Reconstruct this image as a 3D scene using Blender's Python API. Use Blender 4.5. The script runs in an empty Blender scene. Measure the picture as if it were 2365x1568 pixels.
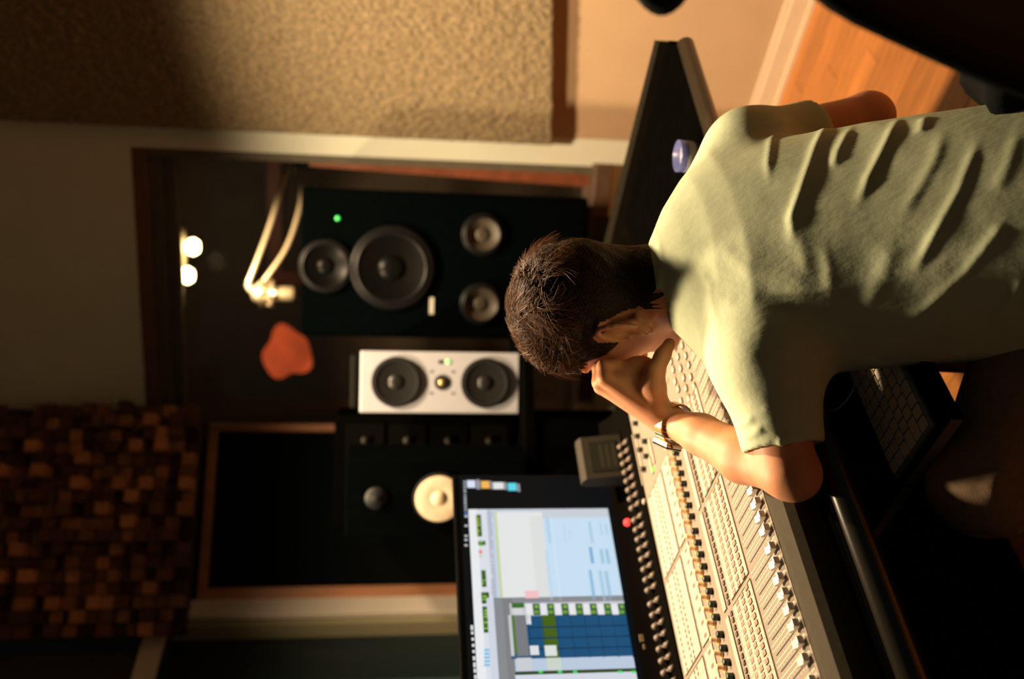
import bpy, bmesh, math, random
import numpy as np
from mathutils import Vector, Matrix
from mathutils.bvhtree import BVHTree

random.seed(7); np.random.seed(7)
SC = bpy.context.scene
COL = SC.collection

# ------------------------------------------------------------------ camera
# the photograph lies on its side: the room's "up" points to the left of the frame
F_PX = 2150.0; CAM_H = 1.33
PITCH = math.radians(7.5); ROLL = math.radians(1.0)
FWD = np.array([0, math.cos(PITCH), -math.sin(PITCH)])
_r0 = np.array([1.0, 0, 0]); _u0 = np.cross(_r0, FWD)
RGT = math.cos(ROLL) * _r0 + math.sin(ROLL) * _u0
UPV = -math.sin(ROLL) * _r0 + math.cos(ROLL) * _u0
CAM = np.array([0, 0, CAM_H])
cam_d = bpy.data.cameras.new('camera'); cam = bpy.data.objects.new('camera', cam_d); COL.objects.link(cam)
cam_d.sensor_fit = 'HORIZONTAL'; cam_d.sensor_width = 36.0; cam_d.lens = F_PX / 2365 * 36.0
cam_d.clip_start = 0.05; cam_d.clip_end = 60
M = Matrix.Identity(4)
for i in range(3):
    M[i][0] = -UPV[i]; M[i][1] = RGT[i]; M[i][2] = -FWD[i]; M[i][3] = CAM[i]
cam.matrix_world = M
cam_d.dof.use_dof = True; cam_d.dof.focus_distance = 1.34; cam_d.dof.aperture_fstop = 2.2
SC.camera = cam

# ------------------------------------------------------------------ world, lights, exposure
wd = bpy.data.worlds.new('World'); SC.world = wd; wd.use_nodes = True
bg = wd.node_tree.nodes['Background']; bg.inputs[0].default_value = (0.32, 0.62, 0.58, 1); bg.inputs[1].default_value = 0.036
SC.view_settings.view_transform = 'Standard'; SC.view_settings.look = 'None'
SC.view_settings.exposure = 0.0; SC.view_settings.gamma = 1.0; SC.view_settings.use_curve_mapping = False

def spot(name, loc, target, watts, color, size_deg, blend, radius):
    ld = bpy.data.lights.new(name, 'SPOT'); ld.energy = watts; ld.color = color
    ld.spot_size = math.radians(size_deg); ld.spot_blend = blend; ld.shadow_soft_size = radius
    o = bpy.data.objects.new(name, ld); COL.objects.link(o); o.location = loc
    o.rotation_euler = (Vector(target) - Vector(loc)).to_track_quat('-Z', 'Y').to_euler()
    return o
# recessed ceiling downlight over the console: the room's one strong lamp
spot('ceiling_downlight', (-0.58, 2.08, 2.45), (-0.30, 1.75, 0.0), 290, (1.0, 0.73, 0.45), 150, 0.9, 0.07)
spot('right_downlight', (0.36, 2.16, 2.38), (0.36, 2.0, 0.0), 380, (1.0, 0.73, 0.45), 145, 1.0, 0.06)

# ------------------------------------------------------------------ coordinates
def ray(X, Y):
    d = (1568 - Y - 784) * RGT - (X - 1182.5) * UPV + F_PX * FWD
    return d / np.linalg.norm(d)
def at_y(X, Y, y):
    d = ray(X, Y); return CAM + d * (y / d[1])
def at_plane(X, Y, p, n):
    d = ray(X, Y); p = np.array(p, float); n = np.array(n, float)
    return CAM + d * (np.dot(p - CAM, n) / np.dot(d, n))
A = math.radians(46.5)
LX = np.array([math.sin(A), math.cos(A), 0]); DX = np.array([-math.cos(A), math.sin(A), 0])
ORG = np.array([-0.217, 1.275, 0.0])          # front edge of the console, ground level
ROT_LD = math.radians(90) - A
def LD(l, d, z=0.0):
    p = ORG + LX * l + DX * d; return np.array([p[0], p[1], z])

# ------------------------------------------------------------------ materials
MATS = {}
def mat(name, color, rough=0.6, metal=0.0, noise=0.0, nscale=40.0, bump=0.0, bscale=200.0, emit=None, estr=0.0,
        spec=0.5, stretch=(1, 1, 1), sss=0.0, coat=0.0, objrand=0.0, bdist=0.002, color2=None):
    if name in MATS: return MATS[name]
    m = bpy.data.materials.new(name); m.use_nodes = True; nt = m.node_tree; N = nt.nodes; Lk = nt.links
    b = N['Principled BSDF']
    b.inputs['Base Color'].default_value = (*color, 1); b.inputs['Roughness'].default_value = rough
    b.inputs['Metallic'].default_value = metal; b.inputs['Specular IOR Level'].default_value = spec
    b.inputs['Coat Weight'].default_value = coat
    if sss: 
        b.inputs['Subsurface Weight'].default_value = sss; b.inputs['Subsurface Radius'].default_value = (0.012, 0.005, 0.003)
        b.inputs['Subsurface Scale'].default_value = 1.0
    if emit:
        b.inputs['Emission Color'].default_value = (*emit, 1); b.inputs['Emission Strength'].default_value = estr
    if noise or bump:
        tc = N.new('ShaderNodeTexCoord'); mp = N.new('ShaderNodeMapping'); mp.inputs['Scale'].default_value = stretch
        Lk.new(tc.outputs['Object'], mp.inputs['Vector'])
    col_out = None
    if noise:
        n = N.new('ShaderNodeTexNoise'); n.inputs['Scale'].default_value = nscale; n.inputs['Detail'].default_value = 6
        Lk.new(mp.outputs[0], n.inputs['Vector'])
        r = N.new('ShaderNodeValToRGB'); c2 = color2 or tuple(c * (1 - noise) for c in color)
        r.color_ramp.elements[0].position = 0.32; r.color_ramp.elements[1].position = 0.68
        r.color_ramp.elements[0].color = (*c2, 1); r.color_ramp.elements[1].color = (*color, 1)
        Lk.new(n.outputs['Fac'], r.inputs['Fac']); col_out = r.outputs['Color']
    if objrand:
        oi = N.new('ShaderNodeObjectInfo'); mr = N.new('ShaderNodeMapRange')
        mr.inputs['To Min'].default_value = 1 - objrand; mr.inputs['To Max'].default_value = 1 + objrand
        Lk.new(oi.outputs['Random'], mr.inputs['Value'])
        mx = N.new('ShaderNodeVectorMath'); mx.operation = 'SCALE'
        if col_out: Lk.new(col_out, mx.inputs[0])
        else: mx.inputs[0].default_value = color
        Lk.new(mr.outputs[0], mx.inputs['Scale']); col_out = mx.outputs[0]
    if col_out: Lk.new(col_out, b.inputs['Base Color'])
    if bump:
        n2 = N.new('ShaderNodeTexNoise'); n2.inputs['Scale'].default_value = bscale; n2.inputs['Detail'].default_value = 4
        Lk.new(mp.outputs[0], n2.inputs['Vector'])
        bp = N.new('ShaderNodeBump'); bp.inputs['Strength'].default_value = bump; bp.inputs['Distance'].default_value = bdist
        Lk.new(n2.outputs['Fac'], bp.inputs['Height']); Lk.new(bp.outputs[0], b.inputs['Normal'])
    MATS[name] = m; return m

BLACK = mat('black_plastic', (0.006, 0.006, 0.006), 0.6, noise=0.3, nscale=60, spec=0.3)
BLACKG = mat('black_gloss', (0.0015, 0.0018, 0.0018), 0.35, spec=0.04)
BLACKW = mat('black_laminate', (0.0014, 0.0013, 0.0011), 0.8, noise=0.25, nscale=30, bump=0.1, bscale=300, spec=0.0)
RUBBER = mat('rubber', (0.005, 0.005, 0.005), 0.8, spec=0.2)
WALLM = mat('wall_paint', (0.48, 0.33, 0.19), 0.85, noise=0.05, nscale=8, bump=0.25, bscale=180)
TRIMM = mat('trim_paint', (0.66, 0.52, 0.36), 0.6, noise=0.05, nscale=10)
WALLC = mat('front_wall_paint', (0.66, 0.67, 0.53), 0.85, noise=0.05, nscale=8, bump=0.2, bscale=180)
WOODC = mat('copper_wood', (0.46, 0.19, 0.075), 0.5, noise=0.4, nscale=18, stretch=(1, 1, 0.15), bump=0.1, bscale=60)
WOODB = mat('block_wood', (0.46, 0.19, 0.07), 0.65, noise=0.35, nscale=30, objrand=0.65)
WOODF = mat('floor_wood', (0.42, 0.155, 0.036), 0.42, noise=0.35, nscale=14, stretch=(6, 0.5, 1), objrand=0.16, bump=0.05, bscale=50)
WOODD = mat('dark_wood', (0.10, 0.055, 0.03), 0.5, noise=0.3, nscale=20)
OLIVE = mat('olive_reveal', (0.10, 0.085, 0.05), 0.7, noise=0.2, nscale=20)
WHITES = mat('white_baffle', (0.32, 0.325, 0.355), 0.5, noise=0.04, nscale=30)
CONE = mat('black_cone', (0.006, 0.006, 0.005), 0.42, spec=0.35)
CONEP = mat('pale_cone', (0.78, 0.62, 0.42), 0.6, noise=0.15, nscale=60)
CONEB = mat('brown_cone', (0.035, 0.028, 0.018), 0.5, spec=0.3)
SILVER = mat('silver', (0.75, 0.72, 0.66), 0.3, metal=0.8)
GOLD = mat('watch_steel', (0.50, 0.36, 0.17), 0.28, metal=1.0, objrand=0.3)
CHROME = mat('champagne_metal', (0.80, 0.66, 0.46), 0.3, metal=0.7)

# ------------------------------------------------------------------ mesh helpers
class MB:
    def __init__(s): s.v = []; s.f = []; s.m = []
    def add(s, verts, faces, mi=0):
        o = len(s.v); s.v += [tuple(map(float, p)) for p in verts]; s.f += [tuple(i + o for i in f) for f in faces]; s.m += [mi] * len(faces)
    def box(s, x0, x1, y0, y1, z0, z1, mi=0, bev=0.0):
        if bev <= 0:
            v = [(x, y, z) for z in (z0, z1) for y in (y0, y1) for x in (x0, x1)]
            s.add(v, [(0, 2, 3, 1), (4, 5, 7, 6), (0, 1, 5, 4), (2, 6, 7, 3), (0, 4, 6, 2), (1, 3, 7, 5)], mi)
        else:
            bm = bmesh.new(); bmesh.ops.create_cube(bm, size=1.0)
            for v in bm.verts: v.co = Vector(((x0 + x1) / 2 + v.co.x * (x1 - x0), (y0 + y1) / 2 + v.co.y * (y1 - y0), (z0 + z1) / 2 + v.co.z * (z1 - z0)))
            bmesh.ops.bevel(bm, geom=bm.edges[:], offset=bev, segments=2, affect='EDGES', profile=0.5)
            bm.verts.index_update(); s.add([v.co for v in bm.verts], [[v.index for v in f.verts] for f in bm.faces], mi); bm.free()
        return s
    def prism(s, poly, axis, a0, a1, mi=0):
        n = len(poly)
        def P(p, a): return {'x': (a, p[0], p[1]), 'y': (p[0], a, p[1]), 'z': (p[0], p[1], a)}[axis]
        s.add([P(p, a0) for p in poly] + [P(p, a1) for p in poly],
              [tuple(range(n))[::-1], tuple(range(n, 2 * n))] + [(i, (i + 1) % n, n + (i + 1) % n, n + i) for i in range(n)], mi); return s
    def lathe(s, prof, n=24, axis='z', c=(0, 0, 0), mi=0, cap0=True):
        # prof: list of (r, h) ; axis of revolution
        vs = []
        for r, h in prof:
            for i in range(n):
                a = 2 * math.pi * i / n; p, q = r * math.cos(a), r * math.sin(a)
                t = {'z': (p, q, h), 'y': (p, h, q), 'x': (h, p, q)}[axis]
                vs.append((c[0] + t[0], c[1] + t[1], c[2] + t[2]))
        fs = [(j * n + i, j * n + (i + 1) % n, (j + 1) * n + (i + 1) % n, (j + 1) * n + i) for j in range(len(prof) - 1) for i in range(n)]
        if cap0: fs.append(tuple(range(n))[::-1])
        if cap0 or prof[-1][0] < 0.004: fs.append(tuple((len(prof) - 1) * n + i for i in range(n)))
        if axis == 'y': fs = [f[::-1] for f in fs]
        s.add(vs, fs, mi); return s
    def tube(s, pts, rad, n=10, mi=0):
        pts = [np.array(p, float) for p in pts]; k = len(pts)
        rad = [rad] * k if not hasattr(rad, '__len__') else rad
        vs = []; ref = None
        for i in range(k):
            t = pts[min(i + 1, k - 1)] - pts[max(i - 1, 0)]; t /= np.linalg.norm(t) + 1e-9
            if ref is None:
                ref = np.cross(t, [0, 0, 1.0]); 
                if np.linalg.norm(ref) < 0.1: ref = np.cross(t, [1.0, 0, 0])
            ref = ref - t * np.dot(ref, t); ref /= np.linalg.norm(ref); b = np.cross(t, ref)
            for j in range(n):
                a = 2 * math.pi * j / n; vs.append(pts[i] + rad[i] * (math.cos(a) * ref + math.sin(a) * b))
        fs = [(i * n + j, i * n + (j + 1) % n, (i + 1) * n + (j + 1) % n, (i + 1) * n + j) for i in range(k - 1) for j in range(n)]
        fs.append(tuple(range(n))[::-1]); fs.append(tuple((k - 1) * n + j for j in range(n)))
        s.add(vs, fs, mi); return s
    def mesh(s, name, mats, smooth=False):
        me = bpy.data.meshes.new(name); me.from_pydata(s.v, [], s.f)
        mats = mats if isinstance(mats, (list, tuple)) else [mats]
        for m in mats: me.materials.append(m)
        if len(mats) > 1: me.polygons.foreach_set('material_index', s.m)
        if smooth: me.polygons.foreach_set('use_smooth', [True] * len(me.polygons))
        me.update(); return me
    def build(s, name, mats, parent=None, smooth=False, **kw):
        return link(name, s.mesh(name, mats, smooth), parent, **kw)

def link(name, me, parent=None, loc=None, rotz=None, rot=None):
    o = bpy.data.objects.new(name, me); COL.objects.link(o)
    if parent is not None: o.parent = parent
    if loc is not None: o.location = loc
    if rotz is not None: o.rotation_euler = (0, 0, rotz)
    if rot is not None: o.rotation_euler = rot
    return o
def tag(o, label=None, cat=None, group=None, kind=None):
    if label: o['label'] = label
    if cat: o['category'] = cat
    if group: o['group'] = group
    if kind: o['kind'] = kind
    return o
def thing(name, label, cat, loc=(0, 0, 0), rotz=0.0, group=None, rot=None):
    o = bpy.data.objects.new(name, None); COL.objects.link(o); o.location = loc
    o.rotation_euler = rot if rot is not None else (0, 0, rotz); o.empty_display_size = 0.05
    return tag(o, label, cat, group)
def struct(o): o['kind'] = 'structure'; return o
def np_mesh(name, verts, quads, m, smooth=True):
    me = bpy.data.meshes.new(name); me.from_pydata(np.asarray(verts).tolist(), [], np.asarray(quads).tolist()); me.materials.append(m)
    if smooth: me.polygons.foreach_set('use_smooth', [True] * len(me.polygons))
    me.update(); return me

# ------------------------------------------------------------------ the room
C0 = np.array([0.717, 3.248, 0]); WD = np.array([-0.961, 0.276, 0])     # corner of right wall and window wall; window wall runs left
C1 = np.array([-0.332, 3.549, 0]); PD = np.array([-0.96, -0.279, 0])    # slanted wall with the framed panel
C2 = C1 + PD * 0.64; ED = np.array([-0.522, -0.853, 0])                 # left wall with the white window frame
def ang(d): return math.atan2(d[1], d[0])
ROOM_H = 2.80

# floor: base slab and planks running parallel to the right wall
fl = MB(); fl.box(-2.6, 2.06, -2.2, 3.0, -0.08, -0.018); floor = fl.build('floor', WOODD, loc=tuple(LD(0, 0)), rotz=ROT_LD); struct(floor)
pm = {}
for r in range(40):
    l0 = 2.055 - (r + 1) * 0.088
    d = -2.2 + random.uniform(0, 0.5)
    d = -1.7 + (r * 0.37) % 0.9 - 0.9
    while d < 0.95:
        ln = 1.35; d1 = min(d + ln, 1.0)
        if l0 > -1.5:
            key = round(d1 - d, 3)
            if key not in pm:
                b = MB(); b.box(0, 0.0865, 0, key - 0.0015, -0.018, 0, bev=0.001); pm[key] = b.mesh('plank', WOODF)
            link('plank', pm[key], floor, loc=(l0, d, random.uniform(-0.0006, 0)))
        d = d1
# right wall and its baseboard
b = MB(); b.box(2.035, 2.17, -2.4, 0.788, -0.05, ROOM_H); wr = struct(b.build('wall_right', WALLM, loc=tuple(LD(0, 0)), rotz=ROT_LD))
b = MB(); b.box(2.019, 2.034, -2.4, 0.775, 0.0, 0.078, bev=0.003); b.box(2.012, 2.034, -2.4, 0.77, 0.0, 0.016); b.box(2.024, 2.034, -2.4, 0.78, 0.078, 0.094, bev=0.002)
struct(b.build('baseboard_right', TRIMM, loc=tuple(LD(0, 0)), rotz=ROT_LD))
# window wall: local x runs left along the wall, local y runs away from the room
wang = ang(WD)
WLEN = 1.09; WZ0, WZ1 = 0.62, 2.205; WX0 = 0.095
b = MB()
# local frame: x along WD, y = outward(away).  rotation by wang makes local y = perpendicular-left of WD which points toward camera, so use negative y for away
b.box(0.0, WLEN, -0.16, 0.0, WZ1, ROOM_H); b.box(0.0, WLEN, -0.16, 0.0, -0.05, WZ0 - 0.065); b.box(0.0, WX0, -0.16, 0.0, WZ0 - 0.065, WZ1)
struct(b.build('wall_front', WALLC, loc=tuple(C0), rotz=wang))
win = thing('window_1', None, None, tuple(C0), wang); struct(win)
b = MB(); b.box(WX0, WLEN, -0.05, -0.001, WZ1 - 0.045, WZ1, bev=0.002); b.build('frame_head', mat('frame_brown', (0.16, 0.075, 0.035), 0.6, noise=0.3, nscale=20), win)
b = MB(); b.box(WX0, WLEN, -0.09, -0.03, WZ1 - 0.085, WZ1 - 0.046, bev=0.002); b.build('frame_step', OLIVE, win)
b = MB(); b.box(WX0, WLEN, -0.13, -0.07, WZ1 - 0.125, WZ1 - 0.086, bev=0.002); b.build('frame_step', OLIVE, win)
b = MB(); b.box(WX0 - 0.012, WLEN, -0.15, 0.05, WZ0 - 0.065, WZ0, bev=0.006); b.build('window_sill', WOODD, win)
b = MB(); b.box(WX0 + 0.0, WX0 + 0.028, -0.15, -0.002, WZ0, WZ1 - 0.046); b.build('jamb', OLIVE, win)
b = MB(); b.add([(WX0 + 0.028, -0.15, WZ0), (WX0 + 0.080, -0.15, WZ0), (WX0 + 0.080, -0.05, WZ0), (WX0 + 0.028, -0.05, WZ0),
                 (WX0 + 0.028, -0.15, 1.62), (WX0 + 0.046, -0.15, 1.62), (WX0 + 0.046, -0.05, 1.62), (WX0 + 0.028, -0.05, 1.62)],
                [(0, 3, 2, 1), (4, 5, 6, 7), (0, 1, 5, 4), (1, 2, 6, 5), (2, 3, 7, 6), (3, 0, 4, 7)]); 
tag(b.build('window_stop', mat('red_wood', (0.24, 0.065, 0.022), 0.5, noise=0.3, nscale=25), win), 'reddish wooden stop strip')
gm = bpy.data.materials.new('window_glass'); gm.use_nodes = True; nt = gm.node_tree; nt.nodes.clear()
o_ = nt.nodes.new('ShaderNodeOutputMaterial'); mx = nt.nodes.new('ShaderNodeMixShader'); tr = nt.nodes.new('ShaderNodeBsdfTransparent'); gl = nt.nodes.new('ShaderNodeBsdfGlossy')
fr = nt.nodes.new('ShaderNodeFresnel'); fr.inputs[0].default_value = 1.45; gl.inputs['Roughness'].default_value = 0.02; tr.inputs[0].default_value = (0.93, 0.95, 0.93, 1)
nt.links.new(fr.outputs[0], mx.inputs[0]); nt.links.new(tr.outputs[0], mx.inputs[1]); nt.links.new(gl.outputs[0], mx.inputs[2]); nt.links.new(mx.outputs[0], o_.inputs[0])
b = MB(); b.add([(WX0, -0.135, WZ0), (WLEN + .1, -0.135, WZ0), (WLEN + .1, -0.115, WZ1 - .126), (WX0, -0.115, WZ1 - .126),
                 (WX0, -0.141, WZ0), (WLEN + .1, -0.141, WZ0), (WLEN + .1, -0.121, WZ1 - .126), (WX0, -0.121, WZ1 - .126)],
                [(0, 1, 2, 3), (7, 6, 5, 4), (0, 4, 5, 1), (3, 2, 6, 7), (0, 3, 7, 4), (1, 5, 6, 2)]); b.build('pane', gm, win)
# slanted wall and left wall
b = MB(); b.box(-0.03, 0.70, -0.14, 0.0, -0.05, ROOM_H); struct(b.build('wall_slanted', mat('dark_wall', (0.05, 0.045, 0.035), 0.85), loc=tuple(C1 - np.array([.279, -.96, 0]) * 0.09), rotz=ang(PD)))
LW0 = C2
b = MB(); b.box(0.0, 0.06, -0.1, 0.0, -0.05, 1.985); b.box(0.20, 2.2, -0.1, 0.0, 2.14, ROOM_H); b.box(0.06, 0.20, -0.1, 0.0, 2.056, 2.14); b.box(0.06, 2.2, -0.1, 0.0, -0.05, 0.55)
b.box(1.0, 2.2, -0.1, 0.0, 0.55, 2.14)
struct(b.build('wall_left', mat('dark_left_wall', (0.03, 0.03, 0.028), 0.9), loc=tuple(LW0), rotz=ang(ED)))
w2 = thing('window_2', None, None, tuple(LW0), ang(ED)); struct(w2)
FW = mat('white_window_frame', (0.60, 0.53, 0.43), 0.5, noise=0.05, nscale=12)
b = MB(); b.box(0.0, 0.075, 0.0, 0.025, 0.5, 2.125, bev=0.003); b.build('casing', FW, w2)
b = MB(); b.box(0.076, 1.0, 0.0, 0.025, 2.055, 2.125, bev=0.003); b.build('casing', FW, w2)
b = MB(); b.box(0.076, 0.098, -0.09, -0.001, 0.5, 2.05); b.build('jamb', mat('olive_jamb', (0.26, 0.23, 0.13), 0.6), w2)
b = MB(); b.box(0.076, 1.0, -0.075, -0.068, 0.5, 2.05); b.build('pane', mat('dark_glass', (0.012, 0.02, 0.02), 0.15), w2)
b = MB(); b.box(0.30, 0.325, -0.066, -0.05, 0.5, 1.60); b.build('mullion', mat('teal_mullion', (0.03, 0.05, 0.045), 0.5), w2)
# ceiling
b = MB(); b.box(-2.6, 2.2, -2.4, 2.4, ROOM_H, ROOM_H + 0.1); struct(b.build('ceiling', mat('ceiling_paint', (0.20, 0.19, 0.17), 0.9), loc=tuple(LD(0, 0)), rotz=ROT_LD))

# ------------------------------------------------------------------ the live room beyond the glass
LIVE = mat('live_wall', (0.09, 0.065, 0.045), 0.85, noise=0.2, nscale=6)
LN = np.array([-0.276, -0.961, 0]) * -1.0          # away from the control room
def live(x, y, z): return C0 + WD * x + LN * y + np.array([0, 0, z])
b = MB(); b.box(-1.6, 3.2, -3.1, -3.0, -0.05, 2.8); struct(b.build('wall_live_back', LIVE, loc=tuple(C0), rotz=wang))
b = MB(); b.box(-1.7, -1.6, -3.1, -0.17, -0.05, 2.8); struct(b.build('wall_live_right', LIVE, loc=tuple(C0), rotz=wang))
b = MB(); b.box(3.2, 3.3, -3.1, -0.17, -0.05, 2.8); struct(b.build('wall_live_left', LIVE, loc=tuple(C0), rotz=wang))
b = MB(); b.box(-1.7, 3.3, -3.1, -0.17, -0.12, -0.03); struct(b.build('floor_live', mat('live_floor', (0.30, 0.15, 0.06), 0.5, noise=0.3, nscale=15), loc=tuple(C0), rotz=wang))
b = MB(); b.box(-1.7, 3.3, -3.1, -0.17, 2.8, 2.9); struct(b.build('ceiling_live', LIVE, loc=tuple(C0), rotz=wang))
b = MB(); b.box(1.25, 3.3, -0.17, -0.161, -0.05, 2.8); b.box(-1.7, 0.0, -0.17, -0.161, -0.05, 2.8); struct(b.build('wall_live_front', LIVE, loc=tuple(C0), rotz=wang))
b = MB(); b.box(0.18, 0.27, -2.999, -2.96, 0, 2.05); b.box(1.15, 1.24, -2.999, -2.96, 0, 2.05); b.box(0.18, 1.24, -2.999, -2.96, 2.05, 2.14)
struct(b.build('door_1', mat('live_door_wood', (0.20, 0.06, 0.03), 0.5), loc=tuple(C0), rotz=wang))
# twin-bulb ceiling lamp
def P(X, Y, y): return at_y(X, Y, y)
YB = 5.4
lp = P(437, 603, YB)
lamp = thing('twin_ceiling_lamp', 'glowing twin-bulb lamp near the ceiling behind the studio window', 'lamp', tuple(lp))
BULB = mat('bulb', (1, .9, .7), 0.5, emit=(1.0, 0.74, 0.42), estr=16)
SHADE = mat('lamp_reflector', (0.75, 0.62, 0.38), 0.45)
for (X, Y) in [(446, 570), (433, 636)]:
    c = P(X, Y, YB) - lp
    b = MB(); b.lathe([(0.004, -0.036), (0.030, -0.030), (0.046, -0.004), (0.040, 0.020), (0.020, 0.036), (0.012, 0.04)], 16, 'z', tuple(c)); bo = b.build('bulb', BULB, lamp, True)
    b = MB(); b.lathe([(0.012, 0.04), (0.03, 0.045), (0.13, 0.056), (0.125, 0.066), (0.02, 0.085)], 20, 'z', tuple(c)); b.build('reflector', SHADE, lamp, True)
b = MB(); b.tube([P(446, 570, YB) - lp + [0, 0, .08], P(437, 603, YB) - lp + [0, 0, .13], P(433, 636, YB) - lp + [0, 0, .08]], 0.008); b.tube([P(437, 603, YB) - lp + [0, 0, .13], np.array([0, 0, 2.8 - lp[2]])], 0.008); b.build('arm', SHADE, lamp, True)
pl = bpy.data.lights.new('twin_lamp_light', 'POINT'); pl.energy = 4.0; pl.color = (1, .66, .36); pl.shadow_soft_size = 0.05
plo = bpy.data.objects.new('twin_lamp_light', pl); COL.objects.link(plo); plo.location = tuple(lp + np.array([0, -0.06, -0.16]))
# microphone on a boom with two bright arms
YM = 4.5
mic = thing('studio_microphone', 'champagne microphone hanging from a boom behind the studio window', 'microphone', tuple(P(620, 678, YM)))
mo = P(620, 678, YM)
b = MB(); b.lathe([(0.0, -0.125), (0.03, -0.122), (0.034, -0.11), (0.034, -0.01), (0.028, 0.0)], 20, 'z'); b.build('body', CHROME, mic, True)
b = MB(); b.lathe([(0.028, 0.0), (0.042, 0.006), (0.042, 0.05), (0.03, 0.072), (0.0, 0.078)], 20, 'z'); b.build('head_basket', mat('mesh_basket', (0.7, 0.6, 0.42), 0.45, metal=0.6), mic, True)
b = MB()
for k in range(8):
    a = k * math.pi / 4; b.tube([(0.06 * math.cos(a), 0.06 * math.sin(a), 0.03), (0.06 * math.cos(a + .8), 0.06 * math.sin(a + .8), -0.02)], 0.004, 6)
b.tube([(0.06 * math.cos(t), 0.06 * math.sin(t), 0.03) for t in np.linspace(0, 6.28, 18)], 0.006, 6); b.tube([(0.06 * math.cos(t), 0.06 * math.sin(t), -0.02) for t in np.linspace(0, 6.28, 18)], 0.006, 6)
b.build('shock_mount', CHROME, mic, True)
bo = thing('microphone_boom', 'pair of bright curved boom arms carrying the hanging microphone', 'boom arm', tuple(P(690, 395, YM) * [1, 1, 0] + [0, 0, 0]))
bb = P(690, 395, YM) * [1, 1, 0]
def curve(pix, y):
    pts = [P(X, Y, y) - bb for X, Y in pix]; out = []
    pts = [pts[0]] + pts + [pts[-1]]
    for i in range(1, len(pts) - 2):
        for t in np.linspace(0, 1, 8, endpoint=False):
            p0, p1, p2, p3 = pts[i - 1:i + 3]
            out.append(0.5 * ((2 * p1) + (-p0 + p2) * t + (2 * p0 - 5 * p1 + 4 * p2 - p3) * t * t + (-p0 + 3 * p1 - 3 * p2 + p3) * t ** 3))
    out.append(pts[-2]); return out
b = MB(); b.tube(curve([(664, 385), (650, 430), (625, 515), (598, 590), (572, 655)], YM), 0.011, 10); b.build('arm', CHROME, bo, True)
b = MB(); b.tube(curve([(693, 385), (697, 430), (690, 490), (660, 575), (605, 655)], YM), 0.011, 10); b.build('arm', CHROME, bo, True)
b = MB(); b.tube(curve([(572, 655), (585, 672), (605, 655)], YM), 0.016, 10); b.build('clamp', CHROME, bo, True)
e = P(678, 385, YM) - bb
b = MB(); b.tube([e, (e[0] + 0.02, e[1], 0.0)], 0.012, 10); b.build('stand_pole', BLACK, bo, True)
b = MB(); b.lathe([(0.0, -0.03), (0.16, -0.03), (0.16, -0.015), (0.03, 0.0)], 24, 'z', (e[0] + 0.02, e[1], 0)); b.build('stand_base', BLACK, bo, True)
spot('boom_fill_light', tuple(P(440, 610, 4.1)), tuple(P(640, 600, 4.5)), 110, (1, .70, .40), 60, 0.6, 0.03)  # added lamp with no fixture, brightens microphone and boom arms
# unidentified red shape, and an added pale prop for a bright spot
b = MB(); rr = P(665, 815, 5.3)
for i in range(1):
    pr = []
    n = 28
    vs = []; fs = []
    for k, y in enumerate((0.0, -0.05)):
        for j in range(n):
            a = 2 * math.pi * j / n; r = 1 + 0.12 * math.sin(3 * a + 1) + 0.08 * math.sin(5 * a)
            vs.append((0.14 * r * math.cos(a), y, 0.13 * r * math.sin(a)))
    b.add(vs, [tuple(range(n)), tuple(range(n, 2 * n))[::-1]] + [(j, n + j, n + (j + 1) % n, (j + 1) % n) for j in range(n)])
ro = b.build('red_shape', mat('red_shape_matte', (0.85, 0.16, 0.06), 0.8, noise=0.3, nscale=12), None, loc=(rr[0], rr[1], rr[2])); tag(ro, 'unidentified orange-red shape seen blurred through the studio window', 'unidentified shape')
spot('red_fill_light', (rr[0] + 0.1, rr[1] - 0.9, 2.6), tuple(rr), 40, (1, .6, .35), 38, 0.7, 0.03)  # extra lamp without a fixture, added to brighten the red shape
dp = P(1335, 942, 5.2); dr = thing('bright_spot_prop', 'pale stand-in for a bright warm spot low behind the glass under the white speaker', 'stand-in', (dp[0], dp[1], -0.03))
b = MB(); b.lathe([(0.10, 0.0), (0.105, 0.01), (0.105, 0.28), (0.10, 0.29)], 24, 'z'); b.build('shell', mat('prop_side', (0.55, 0.3, 0.14), 0.5), dr, True)
b = MB(); b.lathe([(0.108, 0.28), (0.108, 0.30), (0.1, 0.303), (0.0, 0.304)], 24, 'z'); b.build('prop_top', mat('prop_top_pale', (0.85, 0.72, 0.5), 0.6), dr, True)
spot('live_floor_fill_light', (dp[0] + 0.1, dp[1] - 0.5, 2.6), (dp[0], dp[1] + 0.1, 0.1), 200, (1, .68, .38), 46, 0.6, 0.03)  # no fixture here; added to light the live floor and pale prop

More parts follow.
